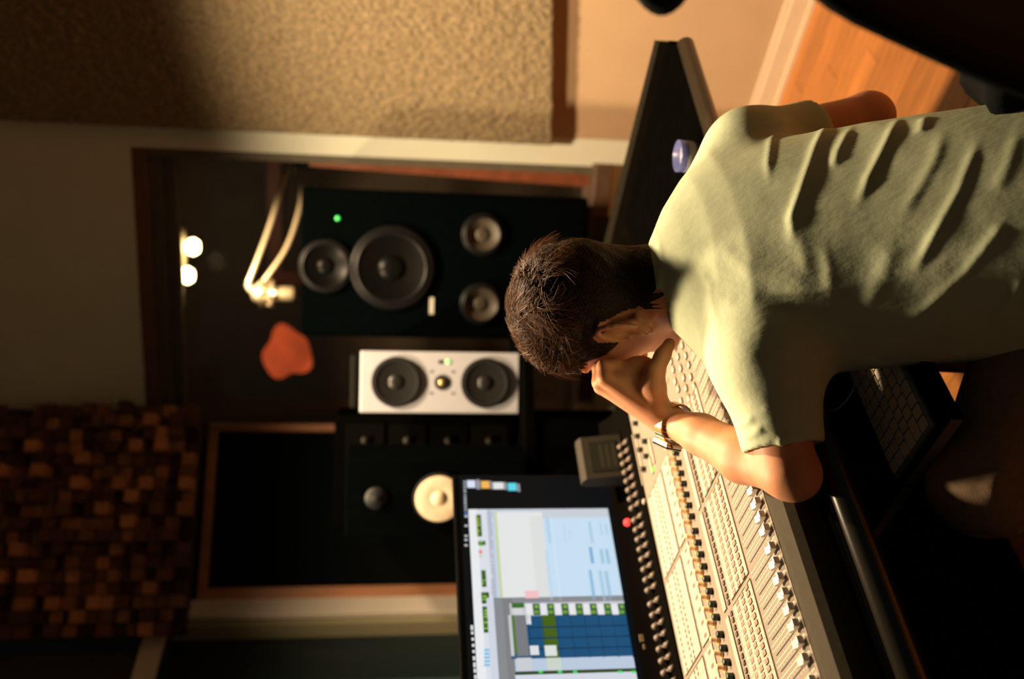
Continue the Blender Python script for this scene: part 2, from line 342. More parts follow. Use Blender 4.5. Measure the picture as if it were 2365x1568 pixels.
# ------------------------------------------------------------------ wall-mounted things
# textured absorber on the right wall
PL = 1.975
pp = LD(PL, 0); n_ = LX
q0 = at_plane(1276, 337, pp, n_); q1 = at_plane(1279, -260, pp, n_)
d0, d1 = (q0 - ORG) @ DX, (q1 - ORG) @ DX
ND, NZ = 300, 420
zz = np.linspace(0, 1, NZ); dd = np.linspace(0, 1, ND)
def vnoise(sh, cells):
    g = np.random.rand(cells[0] + 2, cells[1] + 2); x = np.linspace(0, cells[0], sh[0]); y = np.linspace(0, cells[1], sh[1])
    xi = x.astype(int); yi = y.astype(int); fx = x - xi; fy = y - yi; fx = fx * fx * (3 - 2 * fx); fy = fy * fy * (3 - 2 * fy)
    a = g[np.ix_(xi, yi)]; b_ = g[np.ix_(xi + 1, yi)]; c = g[np.ix_(xi, yi + 1)]; d_ = g[np.ix_(xi + 1, yi + 1)]
    return (a * (1 - fx)[:, None] + b_ * fx[:, None]) * (1 - fy)[None] + (c * (1 - fx)[:, None] + d_ * fx[:, None]) * fy[None]
rel = 0.010 * (0.55 * vnoise((ND, NZ), (95, 150)) + 0.35 * vnoise((ND, NZ), (190, 290)) + 0.3 * vnoise((ND, NZ), (40, 70)))
DDg = d0 + (d1 - d0) * dd; ZB = q0[2] + (q1[2] - q0[2]) * dd
ZT = 2.72
V = np.zeros((ND, NZ, 3)); V[:, :, 0] = PL + 0.006 - rel; V[:, :, 1] = DDg[:, None]; V[:, :, 2] = ZB[:, None] + (ZT - ZB)[:, None] * zz[None]
V[0, :, 0] = V[-1, :, 0] = PL + 0.004; V[:, 0, 0] = V[:, -1, 0] = PL + 0.004
ii = np.arange(ND * NZ).reshape(ND, NZ)
Q = np.stack([ii[:-1, :-1], ii[:-1, 1:], ii[1:, 1:], ii[1:, :-1]], -1).reshape(-1, 4)
ap = thing('acoustic_panel', 'large tan textured acoustic panel on the right wall', 'acoustic panel', tuple(LD(0, 0)), ROT_LD)
TEXM = mat('textured_fabric', (0.29, 0.215, 0.115), 0.95, noise=0.45, nscale=70, bump=0.5, bscale=260, bdist=0.004)
link('facing', np_mesh('facing', V.reshape(-1, 3), Q, TEXM), ap)
b = MB(); b.add([(PL + .005, d0, ZB[0]), (PL + .005, d1, ZB[-1]), (PL + .005, d1, ZT), (PL + .005, d0, ZT), (2.033, d0, ZB[0]), (2.033, d1, ZB[-1]), (2.033, d1, ZT), (2.033, d0, ZT)],
                [(0, 1, 2, 3), (7, 6, 5, 4), (0, 4, 5, 1), (1, 5, 6, 2), (2, 6, 7, 3), (3, 7, 4, 0)]); b.build('backing', mat('panel_edge', (0.22, 0.15, 0.08), 0.9), ap)
# framed black panel on the slanted wall
fp = thing('framed_panel', 'tall black fabric panel in a copper-brown wooden frame', 'acoustic panel', tuple(C1), ang(PD))
FT = 1.98; FWd = 0.028
b = MB(); b.box(0.03, 0.60, -0.05, 0.0, 0.1, FT - 0.03); b.build('fabric', mat('black_fabric', (0.003, 0.004, 0.004), 0.95, spec=0.0), fp)
b = MB(); b.box(0.0, FWd, -0.06, 0.02, 0.1, FT, bev=0.003); b.build('frame_stile', WOODC, fp)
b = MB(); b.box(0.585, 0.632, -0.06, 0.02, 0.1, FT, bev=0.003); b.build('frame_stile', WOODC, fp)
b = MB(); b.box(FWd, 0.585, -0.06, 0.02, FT - 0.032, FT, bev=0.003); b.build('frame_rail', WOODC, fp)
# wooden block diffuser above it
df = thing('block_diffuser', 'wall of small wooden blocks of many depths in the upper corner', 'diffuser', tuple(C1 + np.array([.279, -.96, 0]) * 0.10), ang(PD))
b = MB(); b.box(-0.03, 0.74, -0.06, -0.002, 1.995, 2.74); b.build('backing', mat('diffuser_back', (0.03, 0.015, 0.008), 0.9), df)
bmesh_cache = {}
S = 0.0435; cnt = 0
WOODK = mat('block_wood_shaded', (0.13, 0.045, 0.016), 0.7, noise=0.35, nscale=30, objrand=0.5)  # darker copy, dealt at random, puts shade contrast between blocks into the colour
for i in range(18):
    for j in range(17):
        k = random.choice([0.4, 0.8, 1.5, 3, 5, 7, 8.5])
        h = 0.012 * k
        if (i < 1 or j < 1) and random.random() < 0.25: continue
        wd_ = WOODB if random.random() < 0.5 else WOODK
        if (h, wd_.name) not in bmesh_cache:
            q = MB(); q.box(-S / 2 + .0012, S / 2 - .0012, 0, h, -S / 2 + .0012, S / 2 - .0012, bev=0.002); bmesh_cache[(h, wd_.name)] = q.mesh('block', wd_)
        cnt += 1
        if cnt > 300: break
        link('block', bmesh_cache[(h, wd_.name)], df, loc=(-0.045 + (i + .5) * S, -0.001, 2.735 - (17 - j - .5) * S + 0.0))


# ------------------------------------------------------------------ desk, rack, shelf
desk = thing('studio_desk', 'long black studio desk carrying the mixing console', 'desk', tuple(LD(0, 0)), ROT_LD)
b = MB(); b.prism([(-0.95, -0.066), (0.60, -0.085), (1.045, -0.125), (1.10, -0.105), (1.10, 0.385), (0.62, 0.385), (0.62, 0.60), (-0.95, 0.60)], 'z', 0.705, 0.742); b.build('desktop', BLACKW, desk)
b = MB(); b.tube([(-0.95, -0.070, 0.722), (0.60, -0.090, 0.722), (1.045, -0.127, 0.722)], 0.019, 14); b.build('front_edge', mat('black_edge', (0.012, 0.010, 0.007), 0.24, spec=0.7), desk, True)
b = MB(); b.prism([(1.10, -0.10), (1.135, -0.085), (1.165, 0.60), (1.105, 0.60)], 'z', 0.705, 0.762); b.build('end_rail', mat('side_board', (0.009, 0.007, 0.004), 0.7, noise=0.3, nscale=25, spec=0.05), desk)
b = MB(); b.box(-0.95, -0.91, 0.0, 0.58, 0, 0.70); b.build('side_panel', BLACKW, desk)
b = MB(); b.box(-0.91, 0.60, 0.55, 0.58, 0.0, 0.70); b.build('back_panel', BLACKW, desk)
b = MB(); b.box(0.73, 0.77, 0.28, 0.32, 0, 0.704); b.build('leg', BLACK, desk)
b = MB(); b.box(0.88, 0.92, 0.32, 0.36, 0, 0.704); b.build('leg', BLACK, desk)
b = MB(); b.box(-0.045, 0.46, -0.235, 0.10, 0.620, 0.637, bev=0.002); b.build('keyboard_tray', BLACKW, desk)
b = MB(); b.box(-0.0475, -0.0445, -0.232, -0.095, 0.622, 0.636); b.build('tray_edge', mat('tray_edge', (0.30, 0.22, 0.15), 0.35, metal=0.5), desk)
b = MB(); b.box(-0.0475, -0.0445, -0.085, 0.04, 0.622, 0.636); b.build('tray_edge', MATS['tray_edge'], desk)
for x_ in (0.0, 0.44):
    b = MB(); b.box(x_, x_ + 0.02, -0.05, 0.1, 0.637, 0.7045); b.build('tray_rail', BLACK, desk)

# ------------------------------------------------------------------ keyboard on the tray
kb = thing('computer_keyboard', 'slim white keyboard on the black pull-out tray', 'keyboard', tuple(LD(-0.033, -0.205, 0.6375)), ROT_LD)
KW = mat('key_white', (0.74, 0.64, 0.54), 0.45)
b = MB(); b.box(0, 0.282, 0, 0.118, 0, 0.007, bev=0.002); b.build('case', mat('keyboard_case', (0.30, 0.24, 0.19), 0.4, metal=0.3), kb)
km = {}
def key(x, y, w, h):
    k = (round(w, 4), round(h, 4))
    if k not in km:
        q = MB(); q.box(0, w, 0, h, 0.0072, 0.0105, bev=0.0009); km[k] = q.mesh('key', KW)
    link('key', km[k], kb, loc=(x, y, 0))
px = 0.0190
for r in range(6):
    y = 0.004 + r * 0.0188; h = 0.0160 if r < 5 else 0.0135
    if r == 0:
        x = 0.004
        for w in (0.0160, 0.0160, 0.0160, 0.0205, 0.0905, 0.0205, 0.0160, 0.0160, 0.0160, 0.0160): key(x, y, w, h); x += w + 0.003
    else:
        off = [0, 0.030, 0.023, 0.018, 0.0, 0.0][r]
        x = 0.004
        if off: key(x, y, off, h); x += off + 0.003
        while x + 0.016 < 0.276: 
            w = 0.0160
            if 0.278 - (x + w + 0.003) < 0.016: w = 0.278 - x
            key(x, y, w, h); x += w + 0.003
cb = MB(); cb.tube([at_y(1975, 884, 1.30), at_y(1968, 905, 1.30), at_y(1955, 925, 1.30), at_y(1936, 944, 1.305), at_y(1915, 950, 1.34)], 0.0012, 6)
tag(cb.build('keyboard_cable', mat('cable_white', (0.6, 0.55, 0.35), 0.5), None, True), 'thin pale cable curling up from the white keyboard', 'cable')

# ------------------------------------------------------------------ mixing console
con = thing('mixing_console', 'wide lit mixing console with faders, knobs and cream button fields', 'mixing console', tuple(LD(0, 0)), ROT_LD)
GREYP = mat('console_grey', (0.23, 0.19, 0.145), 0.55, noise=0.08, nscale=120, spec=0.3)
CREAM = mat('console_cream', (0.38, 0.335, 0.275), 0.6, spec=0.25)
DARKG = mat('console_dark', (0.050, 0.042, 0.026), 0.7, noise=0.15, nscale=80, spec=0.1)
CL0, CL1 = -0.86, 0.60
ZS = 0.800
def zs(d): return ZS + 0.02 * max(d, 0)
b = MB(); b.prism([(-0.012, 0.745), (0.565, 0.745), (0.565, 0.80), (0.555, 0.815), (0.468, zs(.468)), (-0.012, ZS)], 'x', CL0, CL1); b.build('chassis', GREYP, con)
b = MB(); b.prism([(-0.050, 0.745), (-0.013, 0.745), (-0.013, 0.7995), (-0.025, 0.799), (-0.044, 0.792), (-0.050, 0.780)], 'x', -0.30, CL1); b.build('arm_rest', DARKG, con)
b = MB(); b.prism([(-0.044, 0.745), (-0.013, 0.745), (-0.013, 0.798), (-0.025, 0.797), (-0.039, 0.790), (-0.044, 0.778)], 'x', CL0, -0.303); b.build('arm_rest', DARKG, con)
b = MB(); b.prism([(0.47, 0.813), (0.565, 0.8195), (0.60, 0.845), (0.60, 0.75), (0.566, 0.745)], 'x', CL0, CL1); b.build('rear_rail', mat('rail_black', (0.003, 0.0026, 0.002), 0.8, spec=0.0), con)
PER = 0.1865; PIT = 0.0225
cap_m = MB(); cap_m.prism([(-0.009, 0), (-0.0095, 0.0085), (-0.0075, 0.0095), (-0.002, 0.006), (0.002, 0.006), (0.0075, 0.0095), (0.0095, 0.0085), (0.009, 0)], 'x', -0.0052, 0.0052)
CAPM = cap_m.mesh('fader_cap', mat('fader_cap', (0.72, 0.68, 0.62), 0.28))
st_m = MB(); st_m.box(-0.002, 0.002, -0.003, 0.003, -0.001, 0.003); STM = st_m.mesh('stem', BLACK)
kn = MB(); kn.lathe([(0.0062, 0), (0.0062, 0.004), (0.0048, 0.005), (0.0044, 0.014), (0.0036, 0.0148), (0, 0.015)], 14); KNM = kn.mesh('rotary_knob', mat('knob_cream', (0.78, 0.50, 0.27), 0.35), True)
kd = MB(); kd.lathe([(0.0058, 0), (0.0055, 0.009), (0.0045, 0.0105), (0, 0.011)], 12); KDM = kd.mesh('push_knob', mat('knob_black', (0.02, 0.03, 0.02), 0.4), True)
pg = MB(); pg.lathe([(0.0055, 0), (0.0055, 0.012), (0.0035, 0.0125), (0.003, 0.02), (0.006, 0.0205), (0.006, 0.032), (0.0045, 0.0335), (0, 0.034)], 12); PGM = pg.mesh('gain_knob', mat('gain_knob', (0.12, 0.09, 0.068), 0.45), True)
bt = MB(); bt.box(-0.0035, 0.0035, -0.0058, 0.0058, 0, 0.0012, bev=0.0004); BTM = bt.mesh('button', mat('button_brown', (0.25, 0.175, 0.115), 0.4))
marks = MB(); seams = MB(); slots = MB(); scale_ = MB(); disp = MB(); leds = MB(); btns2 = MB(); ora = MB()
def strip(mb, x0, x1, y0, y1, h):
    mb.add([(x0, y0, zs(y0) - .001), (x1, y0, zs(y0) - .001), (x1, y1, zs(y1) - .001), (x0, y1, zs(y1) - .001), (x0, y0, zs(y0) + h), (x1, y0, zs(y0) + h), (x1, y1, zs(y1) + h), (x0, y1, zs(y1) + h)],
           [(0, 3, 2, 1), (4, 5, 6, 7), (0, 1, 5, 4), (1, 2, 6, 5), (2, 3, 7, 6), (3, 0, 4, 7)])
for m in range(-2, 5):
    k0 = 0.101 - PER * m
    L1, L0 = k0 + 0.0088, k0 - 7 * PIT - 0.0088
    if L1 > CL1 or L0 < CL0: continue
    master = (m == -2)
    # cream fields
    if not master:
        for name, a0, a1 in (('button_field', 0.103, 0.186), ('cream_strip', 0.212, 0.226), ('label_strip', 0.304, 0.346), ('upper_field', 0.356, 0.456)):
            q = MB(); q.add([(L0, a0, zs(a0) + .0002), (L1, a0, zs(a0) + .0002), (L1, a1, zs(a1) + .0002), (L0, a1, zs(a1) + .0002),
                             (L0, a0, zs(a0) + .0022), (L1, a0, zs(a0) + .0022), (L1, a1, zs(a1) + .0022), (L0, a1, zs(a1) + .0022)],
                            [(0, 3, 2, 1), (4, 5, 6, 7), (0, 1, 5, 4), (1, 2, 6, 5), (2, 3, 7, 6), (3, 0, 4, 7)]); q.build(name, CREAM, con)
    for i in range(8):
        x = k0 - PIT * i
        if master and i < 0: continue
        # fader slot, scale, cap
        strip(slots, x - .0010, x + .0010, -0.002, 0.090, .0003)
        for t in range(9):
            for sx in (-1, 1):
                y = 0.004 + t * 0.010; scale_.box(x + sx * .0042 - .0012, x + sx * .0042 + .0012, y, y + .0012, ZS, zs(y) + .0004)
        [strip(scale_, x + k_ - .0007, x + k_ + .0007, -0.006, 0.097, .0004) for k_ in (PIT / 2 - .0035, PIT / 2 + .0035)]
        cy = 0.003 + 0.0015 * math.sin(x * 900) + (0.01 if master else 0)
        c = link('fader_cap', CAPM, con, loc=(x, cy, zs(cy) + 0.0035)); link('stem', STM, c)
        # buttons in the field: two columns by three
        if not master:
            for jy in range(3):
                for jx in (-1, 1): link('button', BTM, con, loc=(x + jx * .0052, 0.119 + jy * 0.0235, zs(.14) + .0022)) if (m in (-1, 0, 1)) else btns2.box(x + jx * .0052 - .0035, x + jx * .0052 + .0035, 0.1135 + jy * .0235, 0.1245 + jy * .0235, ZS, zs(.14) + .0034)
            for jx in (-1, 1): marks.box(x + jx * .0052 - .0032, x + jx * .0052 + .0032, 0.196, 0.203, ZS, zs(.2) + .0022)
            strip(seams, x + PIT / 2 - .0006, x + PIT / 2 + .0006, 0.104, 0.186, .0025) if i < 7 else None; 
            strip(seams, x + PIT / 2 - .0004, x + PIT / 2 + .0004, 0.357, 0.455, .0025) if i < 7 else None
            link('rotary_knob', KNM, con, loc=(x, 0.274, zs(.274)))
            link('push_knob', KDM, con, loc=(x - 0.002, 0.254, zs(.254)))
            ora.lathe([(0.0085, zs(.28)), (0.0085, zs(.28) + .0012), (0.0, zs(.28) + .0013)], 12, 'z', (x, 0.278, 0))
            disp.box(x - .0028, x + .0028, 0.315, 0.327, ZS, zs(.32) + .0026)
            for yy, w in ((0.351, .008), (0.3485, .008)): disp.box(x - w, x + w * .2, yy, yy + .0016, ZS, zs(.35) + .0006)
            for yy in (0.372, 0.388, 0.404, 0.420, 0.436):
                for jx in (-1, 1): marks.box(x + jx * .0048 - .0028, x + jx * .0048 + .0028, yy, yy + .006, ZS, zs(yy) + (.0026 if (int(yy * 1000) % 3) else .0004))
        else:
            for yy in (0.12, 0.15, 0.18, 0.22, 0.25, 0.285, 0.32):
                if random.random() < 0.75: link('button', BTM, con, loc=(x, yy, zs(yy)))
        link('gain_knob', PGM, con, loc=(x + .004, 0.498, 0.8135), rot=(math.radians(-62), 0, 0))
    if m >= 0:
        for (g0, g1) in ((-.004, .30), (.352, .455)):
            pass
tag(slots.build('fader_slots', mat('slot_black', (0.004, 0.004, 0.004), 0.8), con), kind='stuff')
tag(scale_.build('fader_scales', mat('scale_print', (0.62, 0.50, 0.36), 0.5), con), kind='stuff')
tag(marks.build('small_buttons', mat('mark_dark', (0.10, 0.07, 0.045), 0.5), con), kind='stuff')
tag(seams.build('channel_seams', mat('seam_tan', (0.42, 0.31, 0.20), 0.6), con), kind='stuff')
tag(disp.build('channel_displays', mat('disp_tan', (0.17, 0.12, 0.075), 0.5), con), kind='stuff')
tag(btns2.build('far_buttons', MATS['button_brown'], con), kind='stuff')
tag(ora.build('knob_rings', mat('orange_ring', (0.85, 0.33, 0.07), 0.4), con), kind='stuff')
# master section knobs and keys under the hand
for (x, y, r_, h_, mm) in [(0.47, 0.43, .007, .012, KDM), (0.44, 0.435, .007, .012, KDM), (0.405, 0.435, .007, .012, KDM), (0.40, 0.40, .007, .012, KDM), (0.37, 0.41, .006, .01, KDM), (0.36, 0.44, .006, .01, KDM)]:
    link('push_knob', mm, con, loc=(x, y, zs(y)))
for (x0, x1, y0, y1) in [(0.34, 0.47, 0.468, 0.480), (0.36, 0.46, 0.450, 0.456), (0.32, 0.36, 0.395, 0.403), (0.33, 0.39, 0.375, 0.382)]:
    q = MB(); q.box(x0, x1, y0, y1, zs(y0) - .001, zs(y0) + .0035, bev=0.001); q.build('cream_strip', CREAM, con)
# the right hand section: light keys, jog area
for k in range(26):
    x = 0.30 + 0.024 * (k % 9) + random.uniform(-.002, .002); y = 0.11 + 0.035 * (k // 9) + random.uniform(-.003, .003)
    q = MB(); q.box(x - .006, x + .006, y - .005, y + .005, zs(y) - .001, zs(y) + .004, bev=.0008); q.build('key', CREAM, con)
q = MB(); q.lathe([(0.006, 0), (0.006, 0.006), (0.004, 0.008), (0, 0.0085)], 14, 'z', (0.305, 0.475, zs(.475))); q.build('push_knob', CREAM, con, True)
q = MB(); q.box(0.322, 0.328, 0.385, 0.399, zs(.39), zs(.39) + .002); tag(q.build('indicator_light', mat('green_led', (0.1, .5, .05), .4, emit=(0.25, 1.0, 0.1), estr=0.8), con), 'small green indicator')
q = MB(); q.lathe([(0.0085, 0), (0.008, .006), (0.005, .010), (0, .0115)], 14, 'z', (0.318, 0.573, 0.824)); tag(q.build('indicator_light', mat('red_led', (0.6, .03, .02), .4, emit=(1.0, 0.05, 0.04), estr=2.2), con), 'glowing red indicator')
q = MB(); q.box(0.06, 0.075, 0.585, 0.588, 0.826, 0.842); q.box(0.045, 0.055, 0.585, 0.588, 0.828, 0.838); q.build('logo', mat('logo_tan', (0.3, 0.22, 0.13), 0.5), con)

# small display unit on the console's rear
sd = thing('meter_display', 'small grey box with a dark screen behind the console', 'display', tuple(LD(0.462, 0.550, 0.8215)), ROT_LD)
b = MB(); b.prism([(-0.022, 0.0), (0.02, 0.0), (0.022, 0.085), (0.016, 0.094), (0.004, 0.094), (-0.008, 0.086)], 'x', -0.055, 0.055)
b.build('housing', mat('grey_housing', (0.030, 0.026, 0.018), 0.65, spec=0.15), sd)
b = MB(); b.prism([(-0.0218, 0.012), (-0.0205, 0.012), (-0.0105, 0.072), (-0.0118, 0.072)], 'x', -0.040, 0.040); b.build('screen', mat('dark_lcd', (0.018, 0.018, 0.013), 0.5, spec=0.1), sd)
b = MB()
for k in range(4): b.prism([(-0.0214 + .0024 * k, 0.016 + .0138 * k), (-0.0211 + .0024 * k, 0.016 + .0138 * k), (-0.0197 + .0024 * k, 0.024 + .0138 * k), (-0.0200 + .0024 * k, 0.024 + .0138 * k)], 'x', -0.03, 0.03)
b.build('meter_bars', mat('lcd_bars', (0.03, 0.028, 0.018), 0.6, spec=0.1), sd)

# ------------------------------------------------------------------ computer monitor
SD_ = 0.625
mon = thing('computer_monitor', 'wide black computer monitor showing an audio editing session', 'monitor', tuple(LD(0, SD_, 0.742)), ROT_LD)
ML1 = 0.478; ML0 = ML1 - 0.65; MZ0, MZ1 = 0.815, 1.187
b = MB(); b.box(ML0, ML1, 0.0, 0.02, MZ0 - .742, MZ1 - .742, bev=0.004); b.build('bezel', BLACKG, mon)
b = MB(); b.prism([(0.02, 0.12), (0.05, 0.15), (0.05, 0.30), (0.02, 0.34)], 'x', ML0 + 0.12, ML1 - 0.12); b.build('back_shell', BLACK, mon)
b = MB(); b.box(ML0 + .24, ML1 - .24, 0.03, 0.045, 0.012, 0.2); b.build('stand_neck', SILVER, mon)
b = MB(); b.box(ML0 + .2, ML1 - .2, 0.03, 0.16, 0.0, 0.012, bev=0.003); b.build('stand_foot', SILVER, mon)
SP = LD(0, SD_, 0)
def scr(zx, zy):        # photo zoom coordinates on the screen plane -> (l, z)
    q = at_plane(1030 + zx / 3.213, 1080 + zy / 3.213, SP, DX); return (q - ORG) @ LX, q[2]
sv = []; sf = []; sc_ = []; lay = [0]
def rect_lz(l0, l1, z0, z1, c, lv):
    y = -0.0004 - 0.00012 * lv; o = len(sv)
    l0, l1 = max(min(l0, l1), ML0 + .012), max(l0, l1)
    sv.extend([(l0, y, z0 - .742), (l1, y, z0 - .742), (l1, y, z1 - .742), (l0, y, z1 - .742)]); sf.append((o, o + 1, o + 2, o + 3)); sc_.append(c)
FAR = 3200
ZTOP, ZBOT = scr(165, 310)[1], scr(1215, 390)[1]
def R(x0, x1, y0, y1, c, lv=1):   # zoom px: x = down the screen, y = leftwards
    ym = (y0 + y1) / 2 if y1 < FAR else y0
    xt, xb = 165 + 0.0596 * (ym - 310), 1215 + 0.158 * (ym - 390)
    t0, t1 = (x0 - xt) / (xb - xt), (1.0 if x1 == 1225 else (x1 - xt) / (xb - xt))
    xm = (x0 + x1) / 2 if y1 < FAR else x0
    rect_lz(scr(xm, y1)[0], scr(xm, y0)[0], ZTOP - (ZTOP - ZBOT) * t1, ZTOP - (ZTOP - ZBOT) * t0, c, lv)
R(95, 1310, 60, FAR, (0.004, 0.005, 0.006), 0)
for k in range(16): R(128 + k * .7, 146 + k * .7, 100 + 17 * k, 100 + 17 * k + random.choice([5, 8, 10]), (.55, .58, .62) if k != 14 else (.1, .3, 1), 2)
for yy in (355, 425, 500, 530, 570): R(140, 162, yy, yy + 14, (.6, .62, .65), 2)
for k in range(12): R(190 + k * 3.5, 208 + k * 3.5, 1170 + 46 * k, 1170 + 46 * k + random.choice([22, 30, 36]), (.75, .76, .8), 2)
for (x0, x1, y0, y1, c) in [(155, 215, 95, 150, (.75, .82, .95)), (222, 250, 90, 160, (.35, .35, .42)), (258, 320, 100, 155, (.95, .50, .10)), (325, 340, 100, 160, (.3, .3, .33)), (345, 425, 110, 160, (.82, .82, .82)), (430, 445, 110, 165, (.4, .4, .42)), (455, 520, 115, 172, (.12, .72, .85)), (525, 545, 120, 180, (.3, .3, .33))]: R(x0, x1, y0, y1, c, 2)
R(165, 1225, 310, FAR, (.62, .66, .72), 1)                      # session window
R(165, 225, 310, FAR, (.86, .88, .90), 2)
R(225, 300, 312, FAR, (.74, .77, .84), 2)
for (x0, x1, y0, y1) in [(226, 262, 350, 512), (240, 292, 545, 576), (266, 298, 762, 886), (266, 322, 925, 1010), (278, 332, 1030, 1225)]:
    R(x0, x1, y0, y1, (.03, .08, .02), 3)
    n = max(2, int((y1 - y0) / 22))
    for k in range(n): R(x0 + 6, x0 + (x1 - x0) * random.uniform(.5, .9), y0 + 4 + k * 22, y0 + 4 + k * 22 + 12, random.choice([(.25, .55, .06), (.08, .2, .03), (.35, .6, .08)]), 4)
R(245, 268, 612, 640, (.95, .22, .2), 3); R(248, 266, 650, 664, (.3, .7, .2), 3); R(228, 234, 352, 512, (.5, .5, .05), 4)
for k in range(5): R(288, 330, 1345 + 28 * k, 1345 + 28 * k + 18, (.25, .55, .85), 3)
for k in range(9): R(338, 352, 1330 + 30 * k, 1330 + 30 * k + 14, (.3, .55, .8), 3)
R(300, 330, 318, FAR, (.50, .52, .62), 2); R(330, 352, 320, FAR, (.62, .70, .88), 2)
for k in range(46): R(333, 349, 330 + 14 * k, 330 + 14 * k + random.choice([4, 7, 9]), random.choice([(.40, .48, .66), (.75, .8, .9), (.5, .58, .75)]), 3)
R(352, 372, 322, 965, (.55, .60, .66), 2); R(372, 396, 325, 962, (.58, .70, .36), 2)
R(396, 742, 330, 965, (.82, .83, .83), 2); R(640, 742, 360, 970, (.77, .78, .77), 3)
R(742, 1225, 372, 1000, (.60, .78, .92), 2)
for (x0, x1, y0, y1, c) in [(742, 770, 372, 560, (.50, .68, .86)), (745, 770, 620, 985, (.54, .72, .88)), (800, 815, 380, 990, (.64, .82, .95)), (870, 880, 420, 560, (.52, .7, .86)), (905, 915, 460, 530, (.52, .7, .86)), (1062, 1080, 400, 560, (.42, .62, .82)), (1062, 1086, 590, 712, (.22, .46, .70)), (1064, 1088, 760, 985, (.30, .54, .76)), (1140, 1155, 410, 500, (.48, .68, .85)), (1140, 1165, 605, 712, (.38, .6, .8)), (1140, 1165, 765, 990, (.42, .63, .82)), (1180, 1200, 420, 500, (.48, .68, .85)), (1182, 1208, 605, 715, (.36, .58, .78)), (1182, 1210, 768, 995, (.40, .6, .8))]: R(x0, x1, y0, y1, c, 3)
R(582, 680, 915, 970, (.95, .55, .58), 4)
R(300, 1225, 968, FAR, (.26, .27, .29), 3)                      # track column block
R(300, 352, 968, FAR, (.66, .70, .80), 4)
R(415, 490, 975, FAR, (.22, .23, .24), 4)
R(470, 1225, 1000, 1095, (.62, .63, .68), 4); R(485, 575, 1005, 1042, (.05, .16, .03), 5); R(490, 560, 1046, 1090, (.7, .7, .72), 5)
for k in range(7):
    x = 590 + 105 * k
    R(x, x + 46, 1012, 1092, (.84, .84, .86), 5); R(x + 50, x + 100, 1010, 1096, (.02, .07, .06), 5)
    R(x + 58, x + 92, 1018, 1048, (.12, .30, .03), 6); R(x + 58, x + 92, 1060, 1085, (.16, .38, .04), 6); R(x + 66, x + 82, 1024, 1040, (.3, .55, .08), 7)
R(470, 1225, 1096, 1412, (.012, .085, .20), 4)
R(515, 600, 1096, 1400, (.20, .21, .23), 5); R(495, 515, 1096, 1380, (.10, .20, .03), 6); R(470, 494, 1096, 1400, (.6, .6, .62), 5)
R(712, 818, 1096, 1412, (.065, .13, .012), 5); R(590, 624, 1096, 1165, (.8, .8, .82), 6)
for k in range(3): R(612, 1225, 1176 + 80 * k, 1186 + 80 * k, (.006, .04, .10), 6)
for k in range(8): R(612 + 105 * k, 617 + 105 * k, 1096, 1412, (.006, .045, .11), 6)
R(618, 682, 1322, 1392, (.75, .78, .8), 7); R(725, 812, 1320, 1400, (.75, .79, .76), 7)
R(510, 1225, 1412, 1505, (.52, .62, .76), 5); R(525, 632, 1412, 1505, (.62, .64, .68), 6); R(742, 845, 1412, 1505, (.62, .70, .62), 6)
R(510, 1225, 1505, 1530, (.04, .07, .02), 6); 
for x in (680, 820, 930, 1260, 1360): R(x, x + 30, 1508, 1526, (.06, .75, .15), 7)
R(510, 1225, 1530, FAR, (.68, .72, .80), 5)
me = bpy.data.meshes.new('display'); me.from_pydata(sv, [], sf); ca = me.color_attributes.new('screen_color', 'FLOAT_COLOR', 'CORNER')
buf = np.ones((len(sf) * 4, 4), np.float32); buf[:, :3] = np.repeat(np.array(sc_, np.float32), 4, 0); ca.data.foreach_set('color', buf.ravel())
sm = bpy.data.materials.new('screen_image'); sm.use_nodes = True; nt = sm.node_tree; b_ = nt.nodes['Principled BSDF']; at_ = nt.nodes.new('ShaderNodeAttribute'); at_.attribute_name = 'screen_color'
b_.inputs['Specular IOR Level'].default_value = 0.05; b_.inputs['Base Color'].default_value = (0.002, 0.002, 0.002, 1); b_.inputs['Roughness'].default_value = 0.3
nt.links.new(at_.outputs['Color'], b_.inputs['Emission Color']); b_.inputs['Emission Strength'].default_value = 0.95
me.materials.append(sm); link('display', me, mon)

# ------------------------------------------------------------------ loudspeakers, shelf, rack
# white-fronted nearfield
WS = at_y(1016, 883, 2.6); wz0 = 0.962; wz1 = 1.408
ws = thing('nearfield_speaker', 'white-fronted two-woofer studio speaker standing on the black shelf', 'loudspeaker', (WS[0], WS[1], wz0), 0.03)
H_ = wz1 - wz0; Wd = 0.085
b = MB()
b.prism([(-Wd - .004, -0.0), (Wd + .004, -0.0), (Wd + .004, H_ + .004), (-Wd - .004, H_ + .004)], 'y', 0.004, 0.24); b.box(-Wd + .01, Wd - .01, 0.004, 0.23, H_ + .004, H_ + .028, bev=0.008); b.build('cabinet', mat('cabinet_grey', (0.006, 0.006, 0.005), 0.7, spec=0.03), ws)
b = MB(); b.box(-Wd, Wd, -0.012, 0.004, 0.004, H_, bev=0.004); b.build('baffle', WHITES, ws)
for zc_ in (0.099, 0.346):
    b = MB(); b.lathe([(0.070, -0.0118), (0.070, -0.019), (0.067, -0.0205), (0.0645, -0.0185), (0.062, -0.0215), (0.058, -0.0215), (0.055, -0.0185)], 40, 'y', (0, 0, zc_), cap0=False); w = b.build('woofer', RUBBER, ws, True)
    b = MB(); b.lathe([(0.0555, -0.019), (0.022, -0.0128), (0.0215, -0.0128)], 40, 'y', (0, 0, zc_), cap0=False); b.build('cone', CONE, w, True)
    b = MB(); b.lathe([(0.022, -0.0128), (0.018, -0.0158), (0.010, -0.0182), (0.0002, -0.019)], 24, 'y', (0, 0, zc_), cap0=False); b.build('dust_cap', CONE, w, True)
